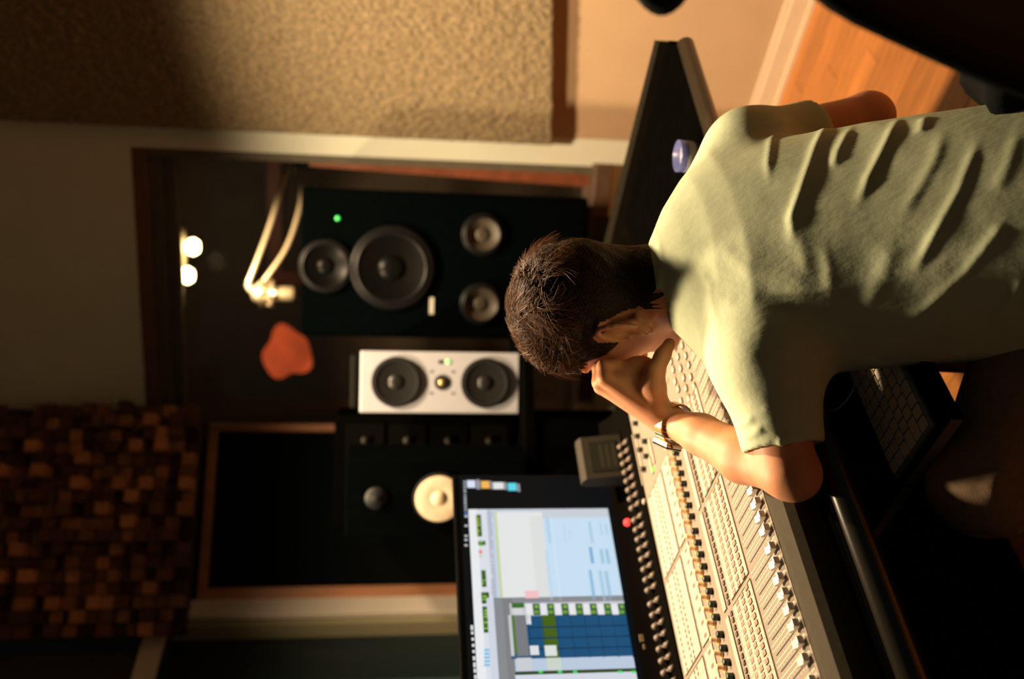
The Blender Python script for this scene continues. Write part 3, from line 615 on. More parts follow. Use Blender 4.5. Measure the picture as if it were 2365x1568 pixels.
b = MB(); b.lathe([(0.021, -0.0122), (0.021, -0.015), (0.016, -0.016), (0.012, -0.0135), (0.0002, -0.0185)], 28, 'y', (0, 0, 0.222)); tw = b.build('tweeter', BLACK, ws, True)
b = MB(); b.lathe([(0.010, -0.0150), (0.008, -0.0185), (0.0002, -0.0205)], 18, 'y', (0, 0, 0.222)); b.build('dome', mat('brass_dome', (0.45, 0.3, 0.12), 0.35, metal=0.6), tw, True)
b = MB(); b.lathe([(0.0062, -0.0122), (0.005, -0.015), (0.0002, -0.016)], 14, 'y', (0.058, 0, 0.206)); b.build('indicator_light', mat('green_led2', (.2, .6, .1), .4, emit=(0.30, 0.95, 0.20), estr=1.6), ws, True)
b = MB(); b.box(0.052, 0.062, -0.0125, -0.011, 0.216, 0.232); b.build('logo', BLACK, ws)
b = MB()
for a_, c_ in ((-.030, .192), (.030, .192), (-.030, .252), (.030, .252)): b.lathe([(0.003, -0.0122), (0.0025, -0.0145), (0, -0.0148)], 10, 'y', (a_, 0, c_))
b.build('screws', BLACK, ws)
# big black main monitor
BZ0, BZ1 = 0.72, 1.60
BC = at_y(950, 612, 2.88)
bsp = thing('main_speaker', 'big black studio speaker with two large woofers in front of the window', 'loudspeaker', (BC[0], BC[1], BZ0), -0.10)
BW = 0.225
b = MB(); b.box(-BW, BW, 0.0, 0.28, 0, BZ1 - BZ0, bev=0.01); b.build('cabinet', mat('main_cabinet', (0.0008, 0.0014, 0.0015), 0.8, noise=0.2, nscale=50, spec=0.0), bsp)
def big_driver(cx, cz, r, conem, capr, nm):
    k = r / 0.118; rim = -0.016 - 0.006 * k
    b = MB(); b.lathe([(r * 1.10, 0.001), (r * 1.10, rim + .006), (r * 1.0, rim + .002), (r * .96, rim + .004), (r * .92, rim - .002), (r * .87, rim - .002), (r * .83, rim + .003)], 44, 'y', (cx, 0, cz), cap0=False); w = b.build(nm, mat('driver_ring', (0.003, 0.003, 0.003), 0.42, spec=0.14), bsp, True)
    b = MB(); b.lathe([(r * .84, rim + .002), (r * capr, -0.0015), (r * capr * .97, -0.0015)], 44, 'y', (cx, 0, cz), cap0=False); b.build('cone', conem, w, True)
    b = MB(); b.lathe([(r * capr, -0.0015), (r * capr * .8, -0.007 * k - .002), (r * capr * .45, -0.011 * k - .002), (0.0002, -0.012 * k - .002)], 30, 'y', (cx, 0, cz), cap0=False); b.build('dust_cap', conem, w, True)
CONEK = mat('main_cone', (0.002, 0.002, 0.0015), 0.36, spec=0.08)
big_driver(-0.01, 1.325 - BZ0, 0.118, CONEK, 0.36, 'woofer'); big_driver(-0.01, 1.525 - BZ0 - 0.0, 0.075, CONEK, 0.36, 'woofer')
big_driver(0.10, 1.05 - BZ0, 0.060, CONEB, 0.42, 'midrange_driver'); big_driver(-0.115, 1.05 - BZ0, 0.060, CONEB, 0.42, 'midrange_driver')
b = MB(); b.lathe([(0.0075, -0.001), (0.006, -0.004), (0.0002, -0.005)], 14, 'y', (0.135, 0, 1.492 - BZ0)); b.build('indicator_light', mat('green_led3', (.05, .5, .1), .4, emit=(0.03, 0.75, 0.12), estr=0.9), bsp, True)
b = MB(); b.box(-0.150, -0.098, -0.003, 0.0, 1.196 - BZ0, 1.209 - BZ0); b.build('badge', mat('badge_grey', (0.35, 0.33, 0.27), 0.4), bsp)
sb = thing('speaker_stand', 'black column stand under the big black speaker', 'speaker stand', (BC[0], BC[1], 0), -0.10)
b = MB(); b.box(-0.2, 0.2, 0.02, 0.28, 0, 0.03, bev=0.004); b.build('base', BLACK, sb)
b = MB(); b.box(-0.17, 0.17, 0.06, 0.24, 0.03, BZ0 - 0.02); b.build('column', BLACK, sb)
b = MB(); b.box(-0.2, 0.2, 0.02, 0.28, BZ0 - 0.02, BZ0 - 0.0005, bev=0.003); b.build('top_plate', BLACK, sb)
# shelf carrying the near speakers
S0 = at_y(1210, 800, 2.62); S1 = at_y(1210, 1250, 2.45)
shl = thing('speaker_shelf', 'black shelf unit under the white-fronted speaker', 'shelf', (0, 0, 0))
b = MB(); yv = 2.56
b.prism([(0.02, 2.56), (-0.62, 2.40), (-0.70, 2.66), (0.02, 2.88)], 'z', 0.935, 0.961); b.build('top_board', BLACKW, shl)
b = MB(); b.prism([(-0.215, 2.51), (-0.62, 2.405), (-0.68, 2.64), (-0.25, 2.78)], 'z', 0.0, 0.934); b.build('cabinet_body', BLACKW, shl)
b = MB(); b.prism([(0.015, 2.57), (-0.01, 2.565), (-0.01, 2.86), (0.015, 2.87)], 'z', 0.0, 0.934); b.build('side_board', BLACKW, shl)
b = MB(); b.prism([(-0.01, 2.80), (-0.25, 2.74), (-0.25, 2.78), (-0.01, 2.84)], 'z', 0.0, 0.62); b.build('lower_board', BLACKW, shl)
# black speaker with pale cone
KS = at_y(1010, 1145, 2.46)
ks = thing('bookshelf_speaker', 'small black speaker with a pale cream cone behind the monitor', 'loudspeaker', (KS[0] - 0.005, KS[1], 0.962), -0.12)
KH = 0.475
b = MB(); b.box(-0.105, 0.105, 0.0, 0.16, 0, KH, bev=0.004); b.build('cabinet', mat('ash_black', (0.0012, 0.0018, 0.0018), 0.75, noise=0.25, nscale=40, stretch=(1, 1, .2), spec=0.0), ks)
b = MB(); b.lathe([(0.068, 0.001), (0.068, -0.008), (0.065, -0.010), (0.0615, -0.0095)], 36, 'y', (0, 0, 0.232), cap0=False); w = b.build('woofer', RUBBER, ks, True)
b = MB(); b.lathe([(0.062, -0.010), (0.060, -0.011), (0.022, -0.0035), (0.0215, -0.0035)], 36, 'y', (0, 0, 0.232), cap0=False); b.build('cone', CONEP, w, True)
b = MB(); b.lathe([(0.022, -0.0035), (0.017, -0.0065), (0.008, -0.0085), (0.0002, -0.009)], 28, 'y', (0, 0, 0.232), cap0=False); b.build('dust_cap', CONEP, w, True)
b = MB(); b.lathe([(0.030, -0.001), (0.030, -0.004), (0.018, -0.005), (0.012, -0.009), (0.0002, -0.011)], 28, 'y', (0.0, 0, 0.395)); b.build('tweeter', BLACK, ks, True)
# equipment rack between the speakers
rk = thing('equipment_rack', 'tall dark equipment rack between the white and cream-coned speakers', 'rack', tuple(at_y(1200, 1080, 2.95) * [1, 1, 0]), 0.0)
rb_ = at_y(1200, 1080, 2.95)
b = MB(); b.box(-0.19, 0.165, 0.0, 0.30, 0, 1.495, bev=0.004); b.build('cabinet', BLACKW, rk)
for k in range(7):
    b = MB(); z = 0.56 + k * 0.13; b.box(-0.15, 0.14, -0.012, 0.002, z, z + 0.118, bev=0.002); u_ = b.build('rack_unit', mat('rack_face', (0.0015, 0.0015, 0.0012), 0.7, objrand=0.4, spec=0.02), rk)
    for j in range(4):
        b = MB(); b.lathe([(0.012, -0.013), (0.011, -0.028), (0.0, -0.029)], 14, 'y', (-0.11 + j * 0.066, 0, z + 0.06)); b.build('knob', mat('rack_knob', (0.02, 0.016, 0.011), 0.5, spec=0.3), u_, True)
# wall socket under the window and cup on the desk wing
so = at_plane(1416, 517, C0 + LN * -0.001, LN)
sk = thing('wall_socket', 'small dark socket box on the cream wall below the window', 'socket', tuple(so), wang)
b = MB(); b.box(-0.028, 0.028, 0.0, 0.012, -0.03, 0.03, bev=0.003); b.build('plate', mat('socket_plate', (0.30, 0.24, 0.06), 0.5), sk)
b = MB(); b.box(-0.018, 0.018, 0.011, 0.03, -0.022, 0.016, bev=0.003); b.build('plug', BLACK, sk)
cpz = LD(0.735, -0.062, 0.7425)
cp = thing('glass_tumbler', 'blue-white tumbler on the desk just behind the shoulder', 'cup', tuple(cpz))
b = MB(); b.lathe([(0.024, 0.0), (0.027, 0.002), (0.031, 0.044), (0.029, 0.0445), (0.025, 0.006), (0.0, 0.005)], 24, 'z'); b.build('body', mat('blue_glass', (0.07, 0.08, 0.20), 0.15), cp, True)
b = MB(); b.lathe([(0.0275, 0.014), (0.0292, 0.015), (0.0306, 0.030), (0.029, 0.031)], 24, 'z'); b.build('label_band', mat('cup_band', (0.25, 0.25, 0.30), 0.4), cp, True)

# ------------------------------------------------------------------ implicit-surface modelling for the person
class Field:
    def __init__(s, lo, hi, h):
        s.lo = np.array(lo, float); s.h = h; s.n = np.ceil((np.array(hi) - s.lo) / h).astype(int) + 1
        s.f = np.full(s.n, 0.2, np.float32)
    def sub(s, lo, hi):
        a = np.clip(np.floor((np.array(lo) - s.lo) / s.h).astype(int), 0, s.n); b = np.clip(np.ceil((np.array(hi) - s.lo) / s.h).astype(int) + 1, 0, s.n)
        sl = tuple(slice(i, j) for i, j in zip(a, b))
        if min(b - a) <= 0: return None, None
        g = np.meshgrid(*[(s.lo[i] + s.h * np.arange(a[i], b[i])).astype(np.float32) for i in range(3)], indexing='ij')
        return sl, np.stack(g, -1)
    def put(s, fn, lo, hi, k=0.0, op='add'):
        m = k * 1.5 + 3 * s.h
        sl, P_ = s.sub(np.array(lo) - m, np.array(hi) + m)
        if sl is None: return
        d = fn(P_); f = s.f[sl]
        if op == 'add':
            if k > 0:
                hh = np.clip(0.5 + 0.5 * (f - d) / k, 0, 1); s.f[sl] = f * (1 - hh) + d * hh - k * hh * (1 - hh)
            else: s.f[sl] = np.minimum(f, d)
        else:
            if k > 0:
                hh = np.clip(0.5 - 0.5 * (f + d) / k, 0, 1); s.f[sl] = f * (1 - hh) - d * hh + k * hh * (1 - hh)
            else: s.f[sl] = np.maximum(f, -d)
    def cone(s, a, b, ra, rb, k=0.01, op='add', flat=None):
        a = np.array(a, float); b = np.array(b, float); r = max(ra, rb)
        ab = b - a; L2 = ab @ ab; ln = math.sqrt(L2)
        def fn(p):
            t = np.clip(((p - a) @ ab) / L2, 0, 1); q = p - a - t[..., None] * ab
            d = np.sqrt((q * q).sum(-1)) - (ra + (rb - ra) * t)
            if flat is not None: d = np.maximum(d, ((p - a) @ ab) / ln - flat * ln)
            return d
        s.put(fn, np.minimum(a, b) - r, np.maximum(a, b) + r, k, op)
    def chain(s, pts, rad, k=0.006, op='add'):
        for i in range(len(pts) - 1): s.cone(pts[i], pts[i + 1], rad[i], rad[i + 1], k, op)
    def ell(s, c, r, axes=None, k=0.01, op='add'):
        c = np.array(c, float); r = np.array(r, float); ax = np.eye(3) if axes is None else np.array(axes)
        def fn(p):
            q = (p - c) @ ax.T; k0 = np.sqrt(((q / r) ** 2).sum(-1)); k1 = np.sqrt(((q / r ** 2) ** 2).sum(-1)) + 1e-9
            return k0 * (k0 - 1) / k1
        s.put(fn, c - r.max(), c + r.max(), k, op)
    def mesh(s, smooth=2):
        f = s.f; h = s.h; sg = f < 0
        cs = [(i, j, k) for i in (0, 1) for j in (0, 1) for k in (0, 1)]
        def v(a, c): return a[c[0]:a.shape[0] - 1 + c[0], c[1]:a.shape[1] - 1 + c[1], c[2]:a.shape[2] - 1 + c[2]]
        any_ = np.zeros(np.array(f.shape) - 1, bool); all_ = np.ones(np.array(f.shape) - 1, bool)
        for c in cs: x = v(sg, c); any_ |= x; all_ &= x
        idx = np.argwhere(any_ & ~all_); acc = np.zeros((len(idx), 3)); n = np.zeros(len(idx))
        for a in cs:
            for ax in range(3):
                if a[ax]: continue
                b = list(a); b[ax] = 1
                fa = f[tuple((idx + a).T)]; fb = f[tuple((idx + b).T)]; cr = (fa < 0) != (fb < 0)
                t = np.where(cr, fa / np.where(cr, fa - fb, 1), 0); p = np.tile(np.array(a, float), (len(idx), 1)); p[:, ax] = t
                acc += p * cr[:, None]; n += cr
        V = s.lo + h * (idx + acc / n[:, None])
        vid = np.full(any_.shape, -1, np.int64); vid[tuple(idx.T)] = np.arange(len(idx))
        Q = []
        for ax in range(3):
            o1, o2 = [(1, 2), (2, 0), (0, 1)][ax]
            sl0 = [slice(None)] * 3; sl1 = [slice(None)] * 3; sl0[ax] = slice(0, -1); sl1[ax] = slice(1, None)
            cr = sg[tuple(sl0)] != sg[tuple(sl1)]; e = np.argwhere(cr); e = e[(e[:, o1] > 0) & (e[:, o2] > 0) & (e[:, o1] < f.shape[o1] - 1) & (e[:, o2] < f.shape[o2] - 1)]
            ins = sg[tuple(e.T)]
            d1 = np.zeros(3, int); d1[o1] = 1; d2 = np.zeros(3, int); d2[o2] = 1
            q = np.stack([vid[tuple((e - d1 - d2).T)], vid[tuple((e - d2).T)], vid[tuple(e.T)], vid[tuple((e - d1).T)]], -1)
            q[~ins] = q[~ins][:, ::-1]; Q.append(q)
        Q = np.concatenate(Q); Q = Q[(Q >= 0).all(1)]
        E_ = np.concatenate([Q[:, [0, 1]], Q[:, [1, 2]], Q[:, [2, 3]], Q[:, [3, 0]]])
        for _ in range(smooth): V = lap(V, E_, 0.5)
        return V, Q, E_
def lap(V, E_, a):
    acc = np.zeros_like(V); c = np.zeros(len(V))
    for i in range(3): acc[:, i] = np.bincount(E_[:, 0], V[E_[:, 1], i], len(V)) + np.bincount(E_[:, 1], V[E_[:, 0], i], len(V))
    c = np.bincount(E_[:, 0], minlength=len(V)) + np.bincount(E_[:, 1], minlength=len(V))
    return V + a * (acc / np.maximum(c, 1)[:, None] - V)
def normals(V, Q):
    n = np.cross(V[Q[:, 2]] - V[Q[:, 0]], V[Q[:, 3]] - V[Q[:, 1]]); N_ = np.zeros_like(V)
    for j in range(4):
        for i in range(3): N_[:, i] += np.bincount(Q[:, j], n[:, i], len(V))
    return N_ / (np.linalg.norm(N_, axis=1)[:, None] + 1e-12)

# ---- body landmarks
hm = math.radians(-40); MF = np.array([math.sin(hm), math.cos(hm), 0]); MS = np.array([math.cos(hm), -math.sin(hm), 0])   # facing, and the body's right
LSH = at_y(1772, 838, 1.235); RSH = at_y(1728, 352, 1.455)
LEL = at_y(1820, 1088, 1.195); LWR = at_y(1545, 972, 1.425)
REL = at_y(2005, 272, 1.50)
hh_ = math.radians(-52); HF = np.array([math.sin(hh_), math.cos(hh_), 0]); HL = np.array([-math.cos(hh_), math.sin(hh_), 0]); HU = np.array([0, 0, 1.0])
pt = math.radians(8); HF, HU = HF * math.cos(pt) - HU * math.sin(pt), HU * math.cos(pt) + HF * math.sin(pt)   # bowed forward
rl = math.radians(4); HL, HU = HL * math.cos(rl) - HU * math.sin(rl), HU * math.cos(rl) + HL * math.sin(rl)
EAR = at_y(1437, 772, 1.405)
HS = 1.09
HO = EAR - HL * 0.079 * HS
HAX = np.array([HF, HL, HU])
def hp(f, l, u): return HO + (HF * f + HL * l + HU * u) * HS

B = Field((-0.33, 1.06, 0.44), (0.44, 1.72, 1.16), 0.0026)
def build_head(B, ears=True):
    B.ell(hp(-0.002, 0, 0.042), np.array((0.098, 0.076, 0.088)) * HS, HAX, 0.01)
    B.ell(hp(0.040, 0, 0.0), np.array((0.062, 0.064, 0.075)) * HS, HAX, 0.02)
    B.cone(hp(0.045, 0, -0.045), hp(0.080, 0, -0.088), 0.046, 0.022, 0.03)
    for sx in (-1, 1):
        B.cone(hp(0.005, 0.056 * sx, -0.045), hp(0.075, 0.016 * sx, -0.088), 0.016, 0.016, 0.03)          # jaw line
        B.ell(hp(0.066, 0.038 * sx, -0.008), np.array((0.024, 0.026, 0.020)) * HS, HAX, 0.02)                              # cheek bone
        B.ell(hp(0.098, 0.032 * sx, 0.030), np.array((0.010, 0.016, 0.012)) * HS, HAX, 0.01, 'cut')                        # eye socket
        B.ell(hp(0.084, 0.032 * sx, 0.029), np.array((0.0125, 0.0125, 0.0125)) * HS, HAX, 0.003)                           # closed lid
        B.cone(hp(0.093, 0.014 * sx, 0.046), hp(0.083, 0.048 * sx, 0.046), 0.008, 0.007, 0.012)             # brow ridge
        if not ears: continue
        # ear: rim, concha, lobe
        rim = []
        for t in np.linspace(-0.5, 3.9, 13):
            rim.append(hp(-0.010 + 0.0175 * math.cos(t) - 0.004 * math.sin(t), (0.0795 + 0.012 * max(0, -math.cos(t)) * 1.0 + 0.002) * sx, 0.006 + 0.031 * math.sin(t)))
        B.ell(hp(-0.006, 0.077 * sx, 0.0), np.array((0.017, 0.0065, 0.028)) * HS, HAX, 0.004)
        B.chain(rim, [0.0042] * 13, 0.003)
        B.ell(hp(0.0, 0.083 * sx, -0.003), np.array((0.008, 0.006, 0.012)) * HS, HAX, 0.003, 'cut')
        B.ell(hp(-0.002, 0.080 * sx, -0.027), np.array((0.0085, 0.005, 0.009)) * HS, HAX, 0.004)
    B.chain([hp(0.094, 0, 0.035), hp(0.106, 0, 0.012), hp(0.119, 0, -0.008)], [0.008, 0.009, 0.010], 0.008)   # nose
    for sx in (-1, 1): B.ell(hp(0.106, 0.012 * sx, -0.010), np.array((0.011, 0.008, 0.008)) * HS, HAX, 0.006)
    B.cone(hp(0.101, -0.02, -0.043), hp(0.101, 0.02, -0.043), 0.006, 0.006, 0.006); B.cone(hp(0.099, -0.016, -0.054), hp(0.099, 0.016, -0.054), 0.007, 0.007, 0.006)
build_head(B)
# neck and upper trunk (under the shirt)
B.cone(hp(-0.030, 0, -0.030), at_y(1602, 655, 1.375), 0.056, 0.068, 0.03)
B.cone(hp(0.0, 0, -0.06), at_y(1640, 690, 1.40), 0.045, 0.05, 0.02)
B.cone(LSH, RSH, 0.045, 0.045, 0.04)
# left arm
B.cone(LSH, LEL, 0.050, 0.037, 0.02)
mid = LEL * 0.66 + LWR * 0.34 + np.array([-0.006, 0, 0])
B.chain([LEL, mid, LEL * 0.3 + LWR * 0.7, LWR], [0.034, 0.0365, 0.0295, 0.0235], 0.014)
B.ell(LEL + np.array([-0.006, -0.004, -0.012]), (0.029, 0.029, 0.029), None, 0.02)
# left hand: loosely closed against the cheek, thumb along the jaw
pc = at_y(1470, 918, 1.43)
mcp = [at_y(1397, 872, 1.412), at_y(1385, 883, 1.432), at_y(1389, 893, 1.453), at_y(1402, 900, 1.470)]
wr2 = [LWR + np.array([0.004, -0.012, 0.004]), LWR, LWR, LWR + np.array([-0.004, 0.012, 0])]
for i in range(4): B.cone(wr2[i], mcp[i], 0.0205, 0.0125, 0.012)
toward = hp(0.055, 0.045, -0.020)
pip = [at_y(1393, 846, 1.418), at_y(1383, 850, 1.440), at_y(1390, 854, 1.462), at_y(1405, 860, 1.478)]
dip = [at_y(1424, 842, 1.425), at_y(1415, 846, 1.447), at_y(1420, 852, 1.468), at_y(1428, 858, 1.482)]
tip = [at_y(1446, 858, 1.424), at_y(1440, 862, 1.446), at_y(1443, 866, 1.465), at_y(1446, 870, 1.480)]
fr_ = [0.0102, 0.0105, 0.0098, 0.0086]
for i in range(4): B.chain([mcp[i], pip[i], dip[i], tip[i]], [0.0118, fr_[i], fr_[i] * .94, fr_[i] * .85], 0.0045)
B.chain([at_y(1520, 938, 1.412), at_y(1507, 893, 1.398), at_y(1512, 860, 1.392), at_y(1530, 822, 1.394), at_y(1546, 794, 1.400)], [0.019, 0.0185, 0.0145, 0.0112, 0.0095], 0.01)
B.ell(at_y(1500, 890, 1.404), (0.016, 0.015, 0.022), None, 0.012)
B.ell(at_y(1452, 876, 1.428), (0.022, 0.022, 0.034), None, 0.012); B.ell(at_y(1478, 850, 1.425), (0.020, 0.020, 0.028), None, 0.010)
# right arm
B.cone(RSH, REL, 0.050, 0.041, 0.02)
RWR = REL + MF * 0.20 + np.array([0.0, 0, -0.02]); RWR[2] = max(RWR[2], 0.52)
B.chain([REL, REL * .6 + RWR * .4, RWR], [0.040, 0.038, 0.028], 0.02)
rh = RWR + (RWR - REL) * 0.28
B.cone(RWR, rh, 0.026, 0.022, 0.012)
side = np.cross((RWR - REL) / np.linalg.norm(RWR - REL), [0, 0, 1.0])
for i in range(4):
    a0 = rh + side * (0.024 - 0.016 * i); dv = (RWR - REL) / np.linalg.norm(RWR - REL); B.chain([a0, a0 + dv * 0.035, a0 + dv * 0.055 + [0, 0, -0.012]], [0.0095, 0.0085, 0.008], 0.004)
B.chain([RWR + side * 0.02, RWR + side * 0.045 + (RWR - REL) * .2], [0.012, 0.009], 0.006)
V, Q, E_ = B.mesh(2)
SKIN = mat('skin', (0.66, 0.285, 0.14), 0.55, noise=0.16, nscale=28, bump=0.12, bscale=420, sss=0.12, bdist=0.001)
body = link('person', np_mesh('person', V, Q, SKIN))
tag(body, 'man in a sage T-shirt hunched over the console, cheek resting on his fist', 'person')
HB = Field(HO - 0.17, HO + 0.17, 0.004); build_head(HB, False); HB.cone(hp(-0.030, 0, -0.030), at_y(1602, 655, 1.375), 0.056, 0.068, 0.03)
hv0, hq0, _ = HB.mesh(2); SKIN_BVH = BVHTree.FromPolygons(hv0.tolist(), hq0.tolist())

# ---- T-shirt
SEC = np.array([  # z, cx, cy, half width, half depth
    (0.30, 0.175, 1.055, 0.19, 0.135), (0.48, 0.166, 1.130, 0.192, 0.130), (0.56, 0.157, 1.180, 0.192, 0.128), (0.65, 0.150, 1.240, 0.196, 0.126),
    (0.73, 0.138, 1.300, 0.198, 0.130), (0.79, 0.131, 1.335, 0.196, 0.126), (0.845, 0.126, 1.358, 0.180, 0.112), (0.878, 0.124, 1.372, 0.140, 0.095), (0.907, 0.120, 1.385, 0.090, 0.070), (0.93, 0.115, 1.39, 0.04, 0.04)])
def torso(p, grow=0.0):
    z = p[..., 2]; g = [np.interp(z, SEC[:, 0], SEC[:, i]).astype(np.float32) for i in range(1, 5)]
    dx = p[..., 0] - g[0]; dy = p[..., 1] - g[1]
    a = g[2] + grow; b_ = g[3] + grow
    ps = dx * MS[0] + dy * MS[1]; pf = dx * MF[0] + dy * MF[1]
    k0 = np.sqrt((np.abs(ps / a) ** 2.3 + np.abs(pf / b_) ** 2.3)) ** (2 / 2.3); k1 = np.sqrt((ps / a ** 2) ** 2 + (pf / b_ ** 2) ** 2) + 1e-6
    d = k0 * (k0 - 1) / k1 * 0.9
    return np.maximum(d, np.maximum(z - 0.925, 0.41 - z))
T = Field((-0.26, 0.88, 0.335), (0.46, 1.60, 0.95), 0.0036)
T.put(torso, (-0.1, 0.88, 0.335), (0.45, 1.60, 0.95), 0.0)
SLC = 0.79
T.ell(LSH + np.array([0.012, 0.012, 0.0]), (0.066, 0.066, 0.066), None, 0.03); T.ell(RSH + np.array([-0.014, -0.012, 0.0]), (0.058, 0.058, 0.058), None, 0.05)
T.cone(LSH, LEL, 0.067, 0.052, 0.035, flat=SLC)
T.cone(RSH, REL, 0.060, 0.056, 0.03, flat=0.52)
# trapezius towards the neck
T.cone(at_y(1618, 655, 1.375), LSH, 0.058, 0.058, 0.05); T.cone(at_y(1612, 625, 1.385), RSH, 0.065, 0.061, 0.05)
# openings for the arms and the neck
T.cone(LSH + (LEL - LSH) * 0.62, LEL, 0.046, 0.0455, 0.004, 'cut'); T.cone(RSH + (REL - RSH) * 0.40, REL, 0.052, 0.048, 0.004, 'cut')
T.cone(hp(0.0, 0, -0.045), at_y(1612, 660, 1.378), 0.0605, 0.0715, 0.004, 'cut'); T.cone(hp(0.01, 0, -0.06), at_y(1650, 700, 1.40), 0.056, 0.056, 0.004, 'cut')
V, Q, E_ = T.mesh(3)
TB = BVHTree.FromPolygons(V.tolist(), Q.tolist()); camv = Vector(CAM)
def cast(X, Y, bv=TB):
    r = bv.ray_cast(camv, Vector(ray(X, Y))); return np.array(r[0]) if r[0] is not None else None
def poly_dist(V, pts):
    best = np.full(len(V), 9.0); par = np.zeros(len(V)); sg_ = np.zeros(len(V)); n = len(pts) - 1
    for i in range(n):
        a, b_ = pts[i], pts[i + 1]; ab = b_ - a; t = np.clip(((V - a) @ ab) / (ab @ ab + 1e-12), 0, 1); q = V - a - t[:, None] * ab; d = np.sqrt((q * q).sum(1))
        up = np.cross(ab / np.linalg.norm(ab), (a - CAM) / np.linalg.norm(a - CAM)); s_ = q @ up
        m = d < best; best[m] = d[m]; par[m] = ((i + t) / n)[m]; sg_[m] = s_[m]
    return best, par, sg_
FOLDS = [ # pixel path, half width, height
    ([(1930, 252), (1905, 295), (1884, 341), (1855, 429), (1829, 502), (1830, 565)], 0.0085, 0.0135),
    ([(1988, 252), (1957, 308), (1936, 350), (1925, 390)], 0.0075, 0.0100),
    ([(2080, 262), (2071, 282), (2038, 348), (2009, 407), (1982, 475)], 0.0085, 0.0125),
    ([(2262, 320), (2243, 370), (2214, 443), (2177, 509), (2133, 590), (2105, 635)], 0.0085, 0.0080),
    ([(2320, 510), (2302, 539), (2229, 634), (2148, 707), (2090, 740)], 0.0090, 0.0065),
    ([(2364, 640), (2340, 690), (2290, 735)], 0.008, 0.006),
    ([(1835, 268), (1811, 282), (1781, 326), (1774, 380), (1778, 420)], 0.0065, 0.0080),
    ([(2148, 225), (2140, 262), (2125, 310)], 0.008, 0.0090),
    ([(1620, 700), (1660, 690), (1705, 700)], 0.010, 0.0035),
    ([(1660, 560), (1700, 600), (1740, 640)], 0.012, 0.0030),
    ([(1610, 610), (1640, 660), (1650, 740), (1665, 800)], 0.009, 0.0035),
    ([(1838, 480), (1850, 560), (1870, 640)], 0.012, 0.0030),
    ([(1900, 560), (1915, 620), (1920, 690)], 0.010, 0.0030),
    ([(1753, 948), (1790, 944), (1825, 918)], 0.0035, 0.0028),                       # sleeve seam
    ([(1700, 985), (1722, 978), (1745, 962)], 0.0060, 0.0080),                       # sleeve bunches
    ([(1716, 1012), (1742, 1003), (1765, 985)], 0.0060, 0.0090),
    ([(1742, 1036), (1775, 1046), (1800, 1034), (1812, 1005)], 0.0060, 0.0130),
    ([(1905, 880), (1890, 910), (1888, 950)], 0.008, 0.006),
    ([(1950, 850), (1905, 850), (1870, 800), (1850, 760)], 0.012, -0.006)]
FOLDS += [ # the waist creases that cross the lower back on the shaded side
    ([(2355, 300), (2330, 380), (2300, 450)], 0.010, 0.005), ([(2180, 300), (2160, 370), (2120, 440), (2080, 500)], 0.010, 0.0055), ([(2060, 560), (2040, 640), (1990, 720)], 0.014, 0.004)]
N_ = normals(V, Q); disp_ = np.zeros(len(V))
for path, w, hgt in FOLDS:
    pts = []
    for i in range(len(path) - 1):
        for t in np.linspace(0, 1, 6, endpoint=(i == len(path) - 2)):
            c = cast(path[i][0] * (1 - t) + path[i + 1][0] * t, path[i][1] * (1 - t) + path[i + 1][1] * t)
            if c is not None: pts.append(c)
    if len(pts) < 2: continue
    d, par, sg_ = poly_dist(V, pts); w *= 0.78
    env = np.clip(np.sin(np.pi * np.clip(par, 0.02, 0.98)) * 1.6, 0, 1)
    disp_ += 0.27 * hgt * env * (np.exp(-(d / w) ** 2) + 0.22 * np.exp(-(d / (2.4 * w)) ** 2))
# soft general rumple
def sn(p, f, s): 
    r = np.random.RandomState(s); out = 0
    for i in range(5):
        k = r.normal(size=3); k /= np.linalg.norm(k); out = out + np.sin(p @ k * f + r.rand() * 6.28)
    return out / 5
disp_ += 0.0018 * sn(V, 45, 1) + 0.0006 * sn(V, 130, 2)
V = V + N_ * disp_[:, None]; V = lap(V, E_, 0.3)
SHIRT = mat('sage_cotton', (0.54, 0.61, 0.41), 0.85, noise=0.10, nscale=22, bump=0.14, bscale=60, stretch=(1.8, 1.8, 0.35), bdist=0.004, spec=0.2)
shirt = link('t_shirt', np_mesh('t_shirt', V, Q, SHIRT), body); tag(shirt, 'sage green cotton T-shirt')
SHIRT_BVH = BVHTree.FromPolygons(V.tolist(), Q.tolist())
# ---- jeans and shoes
J = Field((-0.32, 0.92, 0.03), (0.40, 1.72, 0.66), 0.005)
J.ell((0.165, 1.13, 0.49), (0.11, 0.10, 0.06), None, 0.03)
LK = at_y(2268, 1122, 1.125)
LH = np.array([0.085, 1.110, 0.465]); RH = np.array([0.215, 1.185, 0.49]); RK = np.array([0.03, 1.50, 0.53])
LA = LK + np.array([0.03, 0.03, 0]); LA[2] = 0.10; RA = RK + np.array([-0.03, 0.10, 0]); RA[2] = 0.10
J.cone(LH, LK, 0.074, 0.062, 0.03); J.cone(LK, LA, 0.066, 0.056, 0.02); J.cone(RH, RK, 0.078, 0.068, 0.03); J.cone(RK, RA, 0.066, 0.056, 0.02)
V, Q, E_ = J.mesh(2)
N_ = normals(V, Q); JB = BVHTree.FromPolygons(V.tolist(), Q.tolist()); dj = 0.0025 * sn(V, 60, 4)
